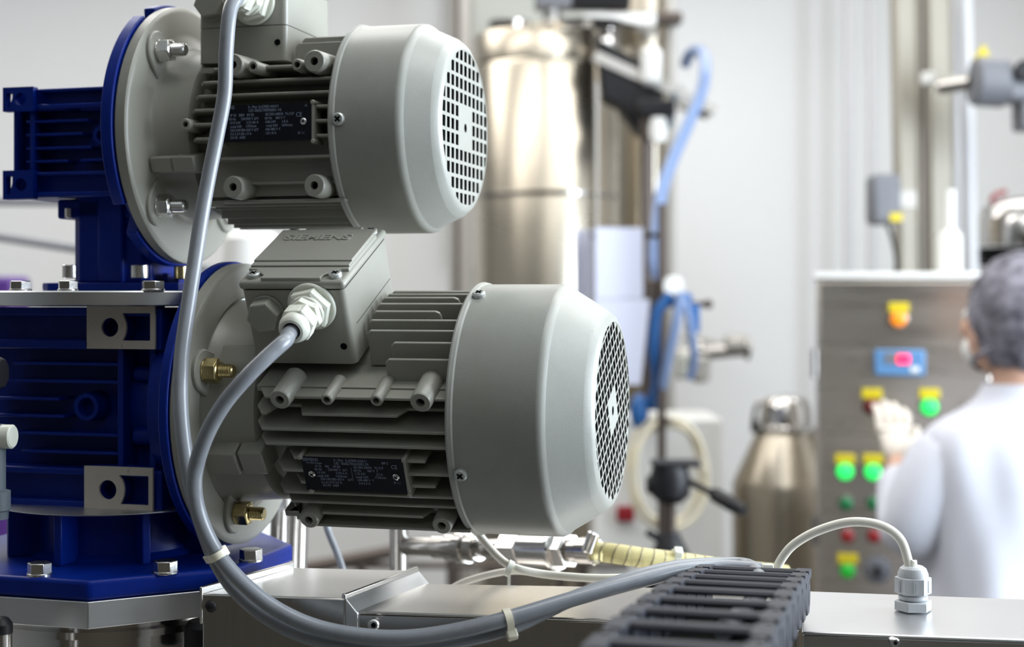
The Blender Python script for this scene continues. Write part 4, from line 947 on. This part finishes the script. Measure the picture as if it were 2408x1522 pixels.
# tripod
Yt = 2.6; tp = W(1576, 690, Yt); tr = thing('tripod', 'black camera tripod head with long handle in the middle background', 'tripod', (tp.x, tp.y, 0))
def tq(px, py, dy=0): v = W(px, py, Yt+dy); return Vector((v.x-tp.x, v.y-tp.y, v.z))
obj('top_plate', MB().box(tq(1532, 0).x, tq(1644, 0).x, -.03, .03, tz(1096, Yt), tz(1083, Yt)), 'black', tr, bevel=.003)
obj('tilt_head', MB().lathe([(tz(1182, Yt), .020), (tz(1165, Yt), .034), (tz(1120, Yt), .036), (tz(1092, Yt), .030)], (0, 0, 0), (0, 0, 1), 28), 'black', tr, smooth=40)
obj('pan_knob', MB().cyl(tq(1560, 1140), tq(1520, 1140), .016, n=20, ch=.003), 'black', tr)
obj('handle_bar', MB().cyl(tq(1610, 1128), tq(1690, 1168, -.05), .006, n=14), 'black', tr)
obj('handle_grip', MB().lathe([(0, .008), (.01, .013), (.05, .0135), (.075, .010)], tq(1672, 1158, -.04), (tq(1745, 1200, -.09)-tq(1672, 1158, -.04)), 20), 'black', tr, smooth=40)
obj('centre_pole', MB().cyl((0, 0, tz(1420, Yt)), (0, 0, tz(1180, Yt)), .0100, n=20), 'dkbrown', tr)
obj('collar', MB().lathe([(tz(1350, Yt), .040), (tz(1300, Yt), .034), (tz(1265, Yt), .020), (tz(1250, Yt), .015)], (0, 0, 0), (0, 0, 1), 24), 'black', tr, smooth=40)
obj('collar_knob', MB().cyl(tq(1560, 1275), tq(1520, 1250), .007, n=14, ch=.002), 'black', tr)
for k in range(3):
    an = R(50+120*k); obj('leg', MB().cyl((.02*math.cos(an), .02*math.sin(an), tz(1320, Yt)), (.42*math.cos(an), .42*math.sin(an), .01), .014, .009, n=14), 'black', tr)
# milk can
Yc = 3.78; cp_ = W(1848, 690, Yc)
cn = thing('steel_churn', 'steel churn with domed lid between the tripod and the control cabinet', 'churn', (cp_.x, cp_.y, tz(1600, Yc)))
def cz(py): return tz(py, Yc)-tz(1600, Yc)
obj('churn_body', MB().lathe([(0, .125), (.01, .134), (cz(1190), .137), (cz(1140), .136), (cz(1125), .130), (cz(1020), .078), (cz(1008), .072)], (0, 0, 0), (0, 0, 1), 64), 'tank', cn, smooth=40)
obj('churn_lid', MB().lathe([(cz(1012), .084), (cz(1002), .084), (cz(998), .068), (cz(955), .064), (cz(935), .052), (cz(925), .0)], (0, 0, 0), (0, 0, 1), 48), 'chrome', cn, smooth=30)
obj('lid_handle', MB().tube([(-.082, -.03, cz(1012)), (-.088, -.03, cz(985)), (-.080, -.03, cz(950)), (-.060, -.03, cz(942))], .006, 10), 'chrome2', cn, smooth=60)
obj('lid_latch', MB().box(-.094, -.076, -.04, -.02, cz(1015), cz(985)), 'black', cn, bevel=.003)
tag(obj('churn_stand', MB().cyl((cp_.x, cp_.y, 0), (cp_.x, cp_.y, tz(1600, Yc)), .15, n=40, ch=.01), 'white'), 'round white pedestal under the steel churn', 'pedestal')

# ------------------------------------------------------------------ control cabinet
Yk = 3.2; a = W(1920, 652, Yk); b = W(2335, 652, Yk)
cc = thing('control_cabinet', 'steel control cabinet with rows of lit push buttons, facing the person', 'control cabinet', (a.x, Yk, 0), (0, 0, R(-11.5)))
CK = frame((a.x, Yk, 0), (0, 0, R(-11.5)))
wk = hit(CK, 2335, 652, 1, 0).x
obj('cabinet_body', MB().box(0, wk, .02, .32, .10, a.z), 'cabsteel', cc, bevel=.006)
obj('cabinet_plinth', MB().box(.02, wk-.02, .04, .30, 0, .10), 'black', cc)
obj('cabinet_door', MB().box(.004, wk-.004, 0, .02, .12, a.z-.008), 'cabsteel', cc, bevel=.004)
obj('top_rim', MB().box(-.006, wk+.006, -.004, .326, a.z-.004, a.z+.010), 'white', cc, bevel=.003)
for py in (855, 1250):
    obj('hinge', MB().cyl((-.004, .008, tz(py+34, Yk)), (-.004, .008, tz(py-34, Yk)), .007, n=14), 'chrome2', cc)
def cxz(px, py): v = hit(CK, px, py, 1, 0); return v.x, v.z
M['ylabel'] = mat('yellow_label', (0.62, 0.50, 0.01), 0.5)
def lamp(px, py, m, r, label, lit):
    x, z = cxz(px, py)
    bz = obj('indicator', MB().lathe([(0, r*1.12), (.006, r*1.08), (.007, r*.95)], (x, 0, z), (0, -1, 0), 32), 'chrome2' if not lit else 'black', cc, smooth=30); bz['label'] = label
    obj('lens', MB().lathe([(.004, r*.94), (.014, r*.92), (.019, r*.7), (.021, 0.0005)], (x, 0, z), (0, -1, 0), 32), m, bz, smooth=50)
def em(name, c, s, b): return mat(name, b, 0.3, 0, emit=c, es=s)
M['l_green'] = em('lit_green', (0.03, 1.0, 0.16), 1.0, (0.02, 0.5, 0.1)); M['l_red'] = em('lit_red', (1.0, 0.03, 0.02), 1.3, (0.5, 0.02, 0.02))
M['l_amber'] = em('lit_amber', (1.0, 0.28, 0.01), .75, (0.6, 0.2, 0.01)); M['o_green'] = em('unlit_green_glow', (0, 0.25, 0.06), .15, (0.005, 0.13, 0.045))  # faint glow put into the unlit green lens
M['o_red'] = em('unlit_red_glow', (0.4, 0, 0.01), .12, (0.22, 0.008, 0.012)); M['o_dred'] = mat('deep_red', (0.13, 0.006, 0.006), 0.35); M['g_mid'] = em('half_green', (0.02, 0.5, 0.02), .3, (0.01, 0.3, 0.03))  # the unlit red lens also gets a faint added glow
for (px, py, m_, r, lb, lit) in ((2113, 750, 'l_amber', .0185, 'amber lit lamp at top', 0), (2050, 955, 'o_dred', .019, 'dark red unlit button', 0), (2185, 957, 'l_green', .0195, 'green lit button under the display', 1),
        (1987, 1108, 'l_green', .0195, 'green lit button at left', 1), (2053, 1109, 'l_green', .0195, 'green lit button at the hand', 1), (1990, 1183, 'o_green', .016, 'unlit green button, left of its pair', 0), (2055, 1183, 'o_green', .016, 'unlit green button, right of its pair', 0),
        (1993, 1259, 'o_red', .0155, 'unlit red button, left of its pair', 0), (2055, 1259, 'o_red', .0155, 'unlit red button, right of its pair', 0), (1993, 1341, 'g_mid', .0175, 'dim green button with yellow plate', 0), (2194, 1350, 'l_red', .0195, 'bright red lit button', 1)):
    lamp(px, py, m_, r, lb, lit)
for (px, py) in ((2113, 724), (2050, 926), (2185, 926), (1987, 1080), (2053, 1080), (1993, 1314)):
    x, z = cxz(px, py); obj('yellow_plate', MB().box(x-.0215, x+.0215, -.010, 0, z-.011, z+.011), 'ylabel', cc, bevel=.002)
x, z = cxz(2063, 1340)
o = obj('selector_switch', MB().lathe([(0, .030), (.005, .030), (.007, .026), (.007, .014), (.022, .013)], (x, 0, z), (0, -1, 0), 32), 'greym', cc, smooth=30)
obj('selector_knob', MB().box(x-.006, x+.006, -.030, -.018, z-.013, z+.013), 'black', o, bevel=.002)
x, z = cxz(2195, 1375); obj('black_plate', MB().box(x-.040, x+.035, -.006, 0, z-.045, z+.025), 'black', cc, bevel=.003)
x, z = cxz(2115, 853)
dp = obj('temperature_display', MB().box(x-.053, x+.053, -.014, 0, z-.028, z+.028), mat('display_blue', (0.10, 0.24, 0.46), 0.4), cc, bevel=.004)
obj('display_window', MB().box(x-.032, x+.012, -.0155, -.013, z-.002, z+.022), M['greym'], dp)
dg_ = mat('digits_red', (0.3, 0, 0), 0.4, 0, emit=(1.0, 0.02, 0.10), es=3.2)
obj('display_digits', text_mesh('88', .027, .0006, T(x-.006, -.0165, z-.001) @ FY, bold=.0011), dg_, dp, smooth=0)
obj('display_keys', MB().box(x+.022, x+.040, -.0155, -.013, z-.020, z-.008), 'white', dp, bevel=.001)
x, z = cxz(2284, 957); o = obj('key_lock', MB().cyl((x, 0, z), (x, -.018, z), .015, n=24, ch=.003), 'chrome', cc); o['label'] = 'round chrome lock'

# ------------------------------------------------------------------ columns and pipes behind the cabinet
M['beige'] = mat('beige_column', (0.36, 0.33, 0.275), 0.45, 0.3)
def vpipe(label, px, w, Y, top=-60, bot=None, m='beige', name='vertical_pipe', cat='pipe', sq=False, lean=0):
    a = W(px+lean, top, Y); b = W(px, 690, Y); b = Vector((b.x-(a.x-b.x)*(b.z/(a.z-b.z)) if lean else b.x, b.y, 0 if bot is None else tz(bot, Y)))
    r = px_r(w, Y)
    if sq:
        o = obj(name, MB().add([v+Vector((sx*r, sy*r, 0)) for v in (b, a) for sx, sy in ((-1, -1), (1, -1), (1, 1), (-1, 1))], [(3,2,1,0), (4,5,6,7), (0,1,5,4), (1,2,6,5), (2,3,7,6), (3,0,4,7)]), m, bevel=.006)
    else: o = obj(name, MB().cyl(b, a, r, n=24), m)
    return tag(o, label, cat)
vpipe('beige steel column behind the cabinet, leftmost of the two broad ones', 2142, 62, 3.75, name='steel_column', cat='column', sq=True, lean=-14)
vpipe('beige steel column behind the cabinet, rightmost of the two broad ones', 2212, 56, 3.8, name='steel_column', cat='column', sq=True, lean=-10)
vpipe('white pipe standing between the two broad beige columns', 2178, 22, 3.9, m='white2')
vpipe('dark slim rod between the two broad beige columns', 2176, 9, 3.7, m='dkbrown', top=-60, lean=-6)
vpipe('white pipe right of the broad beige columns, nearest the grey motor', 2285, 34, 3.75, m='white2', lean=-18)
vpipe('thin white pipe close to the right side of the broad beige columns', 2250, 18, 3.9, m='white2')
vpipe('faint white wall pipe left of the columns, leftmost of the two', 1995, 22, 5.3, m='white2')
vpipe('faint white wall pipe left of the columns, rightmost of the two', 2050, 22, 5.3, m='white2')
for (px, py) in ((2182, 185), (2247, 195)):
    tag(obj('pipe_collar', MB().cyl(W(px, py+14, 3.62), W(px, py-14, 3.62), px_r(34, 3.6), n=20, ch=.003), 'white'), 'white collar on the pipe between the columns' if px < 2200 else 'white collar beside the right column', 'collar')
wb2 = tag(obj('white_bottle', MB().lathe([(0, .026), (.085, .026), (.095, .020), (.10, .010), (.19, .010)], Vector((W(2235, 0, 3.35).x, 3.35, a.z+.0105)), (0, 0, 1), 28), 'white', smooth=40), 'white cylinder with thin neck on the cabinet top', 'bottle')
sm = thing('sensor_box', 'dark grey rounded motor box left of the beige columns', 'motor box', W(2078, 470, 3.6))
obj('box_body', MB().box(-.038, .035, -.04, .04, -.062, .062), 'greym', sm, bevel=.014)
obj('box_badge', MB().box(.005, .034, -.043, -.038, -.055, -.035), 'ylabel', sm)
obj('box_arm', MB().box(.03, .075, -.02, .02, -.02, .02), 'duct', sm)
obj('box_wire', MB().tube([(.01, 0, -.06), (.025, 0, -.11), (.045, .05, -.16), (.05, .1, -.20)], .005, 10), 'black', sm, smooth=60)
gm = thing('geared_motor', 'grey geared motor at the right edge of the frame, above the hair net', 'motor', W(2292, 190, 3.5))
obj('motor_barrel', MB().cyl((-.005, 0, .0), (.075, 0, -.005), .060, n=32, ch=.008), 'greym', gm)
obj('gear_case', MB().box(.06, .15, -.05, .05, -.055, .025), 'greym', gm, bevel=.015)
obj('gear_foot', MB().box(.10, .16, -.04, .04, -.12, -.04), 'greym', gm, bevel=.008)
obj('gear_cap', MB().cyl((.10, -.05, .015), (.10, -.07, .015), .026, n=24, ch=.004), 'black', gm)
obj('lifting_eye', MB().prism([(-.005, .05), (.02, .085), (.035, .055)], 'y', -.01, .01), 'ylabel', gm)
obj('motor_shaft', MB().cyl((-.05, .1, .0), (.0, .02, .0), .018, n=20), 'chrome2', gm)
dv = thing('domed_vessel', 'chrome domed vessel with dark ribbed band behind the hair net', 'vessel', W(2410, 690, 3.9)-Vector((0, 0, H)))
rD = px_r(226, 3.9)
obj('vessel_dome', MB().lathe([(tz(578, 3.9), rD), (tz(520, 3.9), rD), (tz(490, 3.9), rD*.9), (tz(470, 3.9), rD*.6), (tz(462, 3.9), .001)], (0, 0, 0), (0, 0, 1), 56), 'chrome', dv, smooth=50)
bd = MB()
for i in range(5): z = tz(586+i*9, 3.9); bd.lathe([(z-.0035, rD*1.0), (z-.0015, rD*1.04), (z+.0015, rD*1.04), (z+.0035, rD*1.0)], (0, 0, 0), (0, 0, 1), 56)
obj('ribbed_band', bd, 'black', dv, smooth=40)
obj('vessel_body', MB().lathe([(0, rD*.95), (tz(630, 3.9), rD*.98)], (0, 0, 0), (0, 0, 1), 56), 'chrome', dv, smooth=50)
obj('vessel_lever', MB().tube([(-.10, -.03, tz(478, 3.9)), (-.09, -.03, tz(462, 3.9)), (-.06, -.03, tz(452, 3.9))], .007, 10), 'red', dv, smooth=60)

# ------------------------------------------------------------------ left background
for (px1, py0, py1, Y, lb) in ((200, 474, 476, 3.0, 'dark horizontal rail seen at left, upper of the two'), (260, 557, 601, 3.0, 'dark sloping rail seen at left, lower of the two')):
    tag(obj('wall_rail', MB().cyl(W(-260, py0-(py1-py0)*.9, Y), W(px1+360, py1+(py1-py0)*1.2, Y), .0085, n=16), 'greym'), lb, 'rail')
tag(obj('rail_stand', MB().box(W(-240, 0, 3.0).x-.02, W(-240, 0, 3.0).x+.02, 2.98, 3.02, 0, H+.25), 'greym', bevel=.003), 'dark stand holding the two rails at left', 'stand')
tag(obj('rail_stand', MB().box(W(560, 0, 3.02).x-.012, W(560, 0, 3.02).x+.012, 3.0, 3.03, 0, H+.25), 'white', bevel=.003), 'white stand holding the rails behind the motors', 'stand')
tag(obj('purple_box', MB().box(W(-60, 0, 3.2).x, W(38, 0, 3.2).x, 3.18, 3.3, 0, tz(650, 3.2)), mat('purple', (0.09, 0.03, 0.22), 0.5), bevel=.01), 'purple box at the far left edge above the aluminium disc', 'box')
tag(obj('white_canister', MB().lathe([(0, .055), (tz(640, 2.7)-.02, .055), (tz(560, 2.7), .050), (tz(548, 2.7), .04)], Vector((W(592, 0, 2.7).x, 2.7, 0)), (0, 0, 1), 32), 'white', smooth=40), 'tall white cylinder standing behind the gap between the motors', 'cylinder')
# low pipe rack seen under the lower motor
pr_ = thing('pipe_rack', 'low dark pipe rack far behind, seen under the lower motor', 'rack', W(900, 1400, 3.4)*1)
pr_.location.z = 0
def rk(px, py): v = W(px, py, 3.4); return Vector((v.x-pr_.location.x, 0, v.z))
obj('rack_rail', MB().cyl(rk(650, 1350), rk(1000, 1283), .016, n=16), 'dkbrown', pr_)
obj('rack_rail', MB().cyl(rk(700, 1330), rk(1480, 1330), .008, n=16), 'dkbrown', pr_)
for px in (850, 1062, 1320, 1370):
    obj('rack_leg', MB().cyl(rk(px, 1300), Vector((rk(px, 0).x, 0, 0)), .012, n=14), 'dkbrown', pr_)

# ------------------------------------------------------------------ person at the cabinet
M['coat'] = mat('white_coat', (0.58, 0.59, 0.66), 0.75, 0, bump=(40, 0.3))
M['skin'] = mat('skin', (0.55, 0.33, 0.24), 0.5, 0, sss=0.08)
M['net'] = mat('hair_net', (0.27, 0.26, 0.31), 0.85, 0, bump=(350, 1.0), var=(22, (0.035, 0.033, 0.045), 0.40, 0.64))
M['glove'] = mat('latex_glove', (0.80, 0.74, 0.66), 0.45, 0, sss=0.1)
M['trousers'] = mat('white_trousers', (0.68, 0.69, 0.72), 0.8)
YP = 2.75
def skin(name, J, E, m, parent, lvl=2, root=0):
    me = bpy.data.meshes.new(name); me.from_pydata([tuple(j[0]) for j in J], E, []); o = bpy.data.objects.new(name, me); COL.objects.link(o)
    o.parent = parent; md = o.modifiers.new('s', 'SKIN'); md.use_smooth_shade = True
    for i, j in enumerate(J):
        r = j[1]; me.skin_vertices[0].data[i].radius = (r, r) if not isinstance(r, tuple) else r
        me.skin_vertices[0].data[i].use_root = (i == root)
    sb = o.modifiers.new('sub', 'SUBSURF'); sb.levels = lvl; sb.render_levels = lvl
    me.materials.append(M[m]); return o
pc = W(2420, 1300, YP); PO = Vector((pc.x, YP, 0))
pe = thing('person', 'person in white coat and hair net reaching to the control cabinet, back turned', 'person', PO)
def pj(px, py, dy=0):
    v = W(px, py, YP+dy); return v-PO
hipZ = .92
J = [(Vector((.0, 0, .92)), .11), (Vector((-.01, 0, 1.10)), .095), (Vector((-.01, 0, 1.26)), .095), (pj(2402, 1010), .060), (pj(2398, 915, .0), .052), (pj(2402, 850, .01), .058), (pj(2408, 770, .02), .082), (pj(2410, 680, .02), .070),
     (pj(2250, 1075), .050), (pj(2140, 1280, -.01), .038), (pj(2120, 1150, .11), .030), (pj(2108, 1075, .20), .024),
     (pj(2580, 1075), .050), (pj(2645, 1300, 0), .038), (pj(2610, 1500, .12), .032), (pj(2600, 1570, .16), .024),
     (Vector((-.07, 0, .86)), .085), (Vector((-.08, -.01, .48)), .055), (Vector((-.08, .0, .10)), .036), (Vector((-.09, .16, .04)), .032),
     (Vector((.11, 0, .86)), .085), (Vector((.12, .01, .48)), .055), (Vector((.12, 0, .10)), .036), (Vector((.13, .16, .04)), .032)]
E = [(0, 1), (1, 2), (2, 3), (3, 4), (4, 5), (5, 6), (6, 7), (3, 8), (8, 9), (9, 10), (10, 11), (3, 12), (12, 13), (13, 14), (14, 15), (0, 16), (16, 17), (17, 18), (18, 19), (0, 20), (20, 21), (21, 22), (22, 23)]
skin('body', J, E, 'skin', pe)
hc = pj(2404, 745, .02)
obj('face', MB().sphere(hc+Vector((-.020, .035, -.018)), .072, .085, .105), 'skin', pe, smooth=80)
fc_ = hc+Vector((-.058, .098, -.02))
obj('nose', MB().sphere(fc_+Vector((-.012, .018, -.005)), .011, .015, .018), 'skin', pe, smooth=80)
for s_ in (-1, 1): obj('eye', MB().sphere(fc_+Vector((.022*s_+.004, .0+.012*s_, .022)), .010), 'white', pe, smooth=80)
obj('mouth_mask', MB().sphere(fc_+Vector((.008, -.006, -.045)), .036, .030, .032), 'white', pe, smooth=80)
obj('ear', MB().sphere(hc+Vector((-.088, -.005, -.030)), .009, .018, .028), 'skin', pe, smooth=80)
hn = MB(); hn.sphere((0, 0, 0), .101, .112, .118, n=48, m=28)
vs = []
rnd = random.Random(3)
for v in hn.v:
    x, y, z = v; k = 1+.022*math.sin(17*x/.1+2*z/.1)*math.cos(13*y/.1)+.016*math.sin(29*z/.1+5*x/.1)+(.05*max(0, -z/.118-.1) if y < 0 else -.10*max(0, -z/.118))
    vs.append((hc.x+x*k, hc.y-.006+y*k, hc.z+.006+z*k))
hn.v = vs
obj('hair_net', hn, 'net', pe, smooth=80)
obj('net_band', MB().lathe([(-.006, .093), (0, .097), (.006, .093)], hc+Vector((-.0, .0, -.070)), (-.12, .38, 1), 40, cap=False), 'net', pe, smooth=60)
# coat: torso with sleeves, collar, back belt
ctm = MB(); NR = 64; rings = [(.52, .255, .185, .02), (.60, .250, .180, .02), (.80, .222, .160, .016), (.95, .202, .148, .012), (1.08, .188, .138, .010), (1.20, .192, .136, .008), (1.28, .200, .132, .006), (1.335, .196, .116, .004),
      (1.362, .160, .100, .002), (1.382, .112, .086, 0), (1.405, .082, .074, 0), (1.432, .070, .068, 0)]
vs = []
for z, rx, ry, f in rings:
    for k in range(NR):
        an = 2*math.pi*k/NR; w_ = f*(math.sin(5*an+z*6)+.6*math.sin(9*an-z*11)+.5*math.sin(14*an+z*17))
        vs.append((-.012+(rx+w_)*math.cos(an), .0+(ry+w_)*math.sin(an), z))
ctm.add(vs, [(r*NR+k, r*NR+(k+1) % NR, (r+1)*NR+(k+1) % NR, (r+1)*NR+k) for r in range(len(rings)-1) for k in range(NR)])
co = obj('coat', ctm, 'coat', pe, smooth=80)
sd_ = co.modifiers.new('sub', 'SUBSURF'); sd_.levels = 1; sd_.render_levels = 1
for JJ in ([(pj(2262, 1062), .078), (pj(2222, 1090), .082), (pj(2168, 1190, -.01), .076), (pj(2135, 1285, -.01), .064), (pj(2122, 1200, .07), .054), (pj(2112, 1108, .15), .043)],
           [(pj(2570, 1062), .078), (pj(2610, 1090), .080), (pj(2640, 1190), .072), (pj(2650, 1310), .060), (pj(2625, 1450, .09), .050), (pj(2608, 1535, .14), .041)]):
    skin('sleeve', JJ, [(k, k+1) for k in range(5)], 'coat', pe, 2)
obj('collar', MB().lathe([(0, .080), (.018, .070), (.034, .066), (.036, .062), (.018, .064), (0, .074)], pj(2396, 968), (0, .06, 1), 36, cap=False), 'coat', pe, smooth=60)
obj('trousers', MB(), None, pe) if False else skin('trousers', [(Vector((.02, 0, .84)), .13), (Vector((-.075, 0, .70)), .10), (Vector((-.08, -.01, .46)), .078), (Vector((-.08, 0, .12)), .066), (Vector((.115, 0, .70)), .10), (Vector((.12, .01, .46)), .078), (Vector((.12, 0, .12)), .066)],
     [(0, 1), (1, 2), (2, 3), (0, 4), (4, 5), (5, 6)], 'trousers', pe)
for s_ in (-.085, .125):
    obj('shoe', MB().sphere((s_, .06, .045), .048, .135, .045), 'white', pe, smooth=60)
# gloved hands: palm, four fingers and thumb each
def hand(c, fw, up, side, nm, sgn):
    fw = fw.normalized(); side = side.normalized()
    J = [(c-fw*.035, .022), (c+fw*.010, (.030, .020)), (c+fw*.040, (.034, .018))]; E = [(0, 1), (1, 2)]
    for k in range(4):
        b = c+fw*.042+side*((k-1.5)*.019); L_ = (.072, .082, .076, .060)[k]; i = len(J)
        J += [(b, .0098), (b+fw*L_*.45+up*.006, .0092), (b+fw*L_*.75-up*.012, .0085), (b+fw*L_*.92-up*.030, .0072)]
        E += [(2, i), (i, i+1), (i+1, i+2), (i+2, i+3)]
    i = len(J); b = c+side*(-.030*sgn)
    J += [(b, .0125), (b+fw*.028-side*.018*sgn-up*.006, .0105), (b+fw*.052-side*.020*sgn-up*.014, .0085)]; E += [(1, i), (i, i+1), (i+1, i+2)]
    return skin(nm, J, E, 'glove', pe, 2)
hand(pj(2104, 1052, .225), Vector((.08, .55, .8)), Vector((0, -1, .4)).normalized(), Vector((1, 0, 0)), 'gloved_hand', -1)
hand(pj(2600, 1590, .18), Vector((0, .3, -.9)), Vector((0, 1, 0)), Vector((1, 0, 0)), 'gloved_hand', 1)
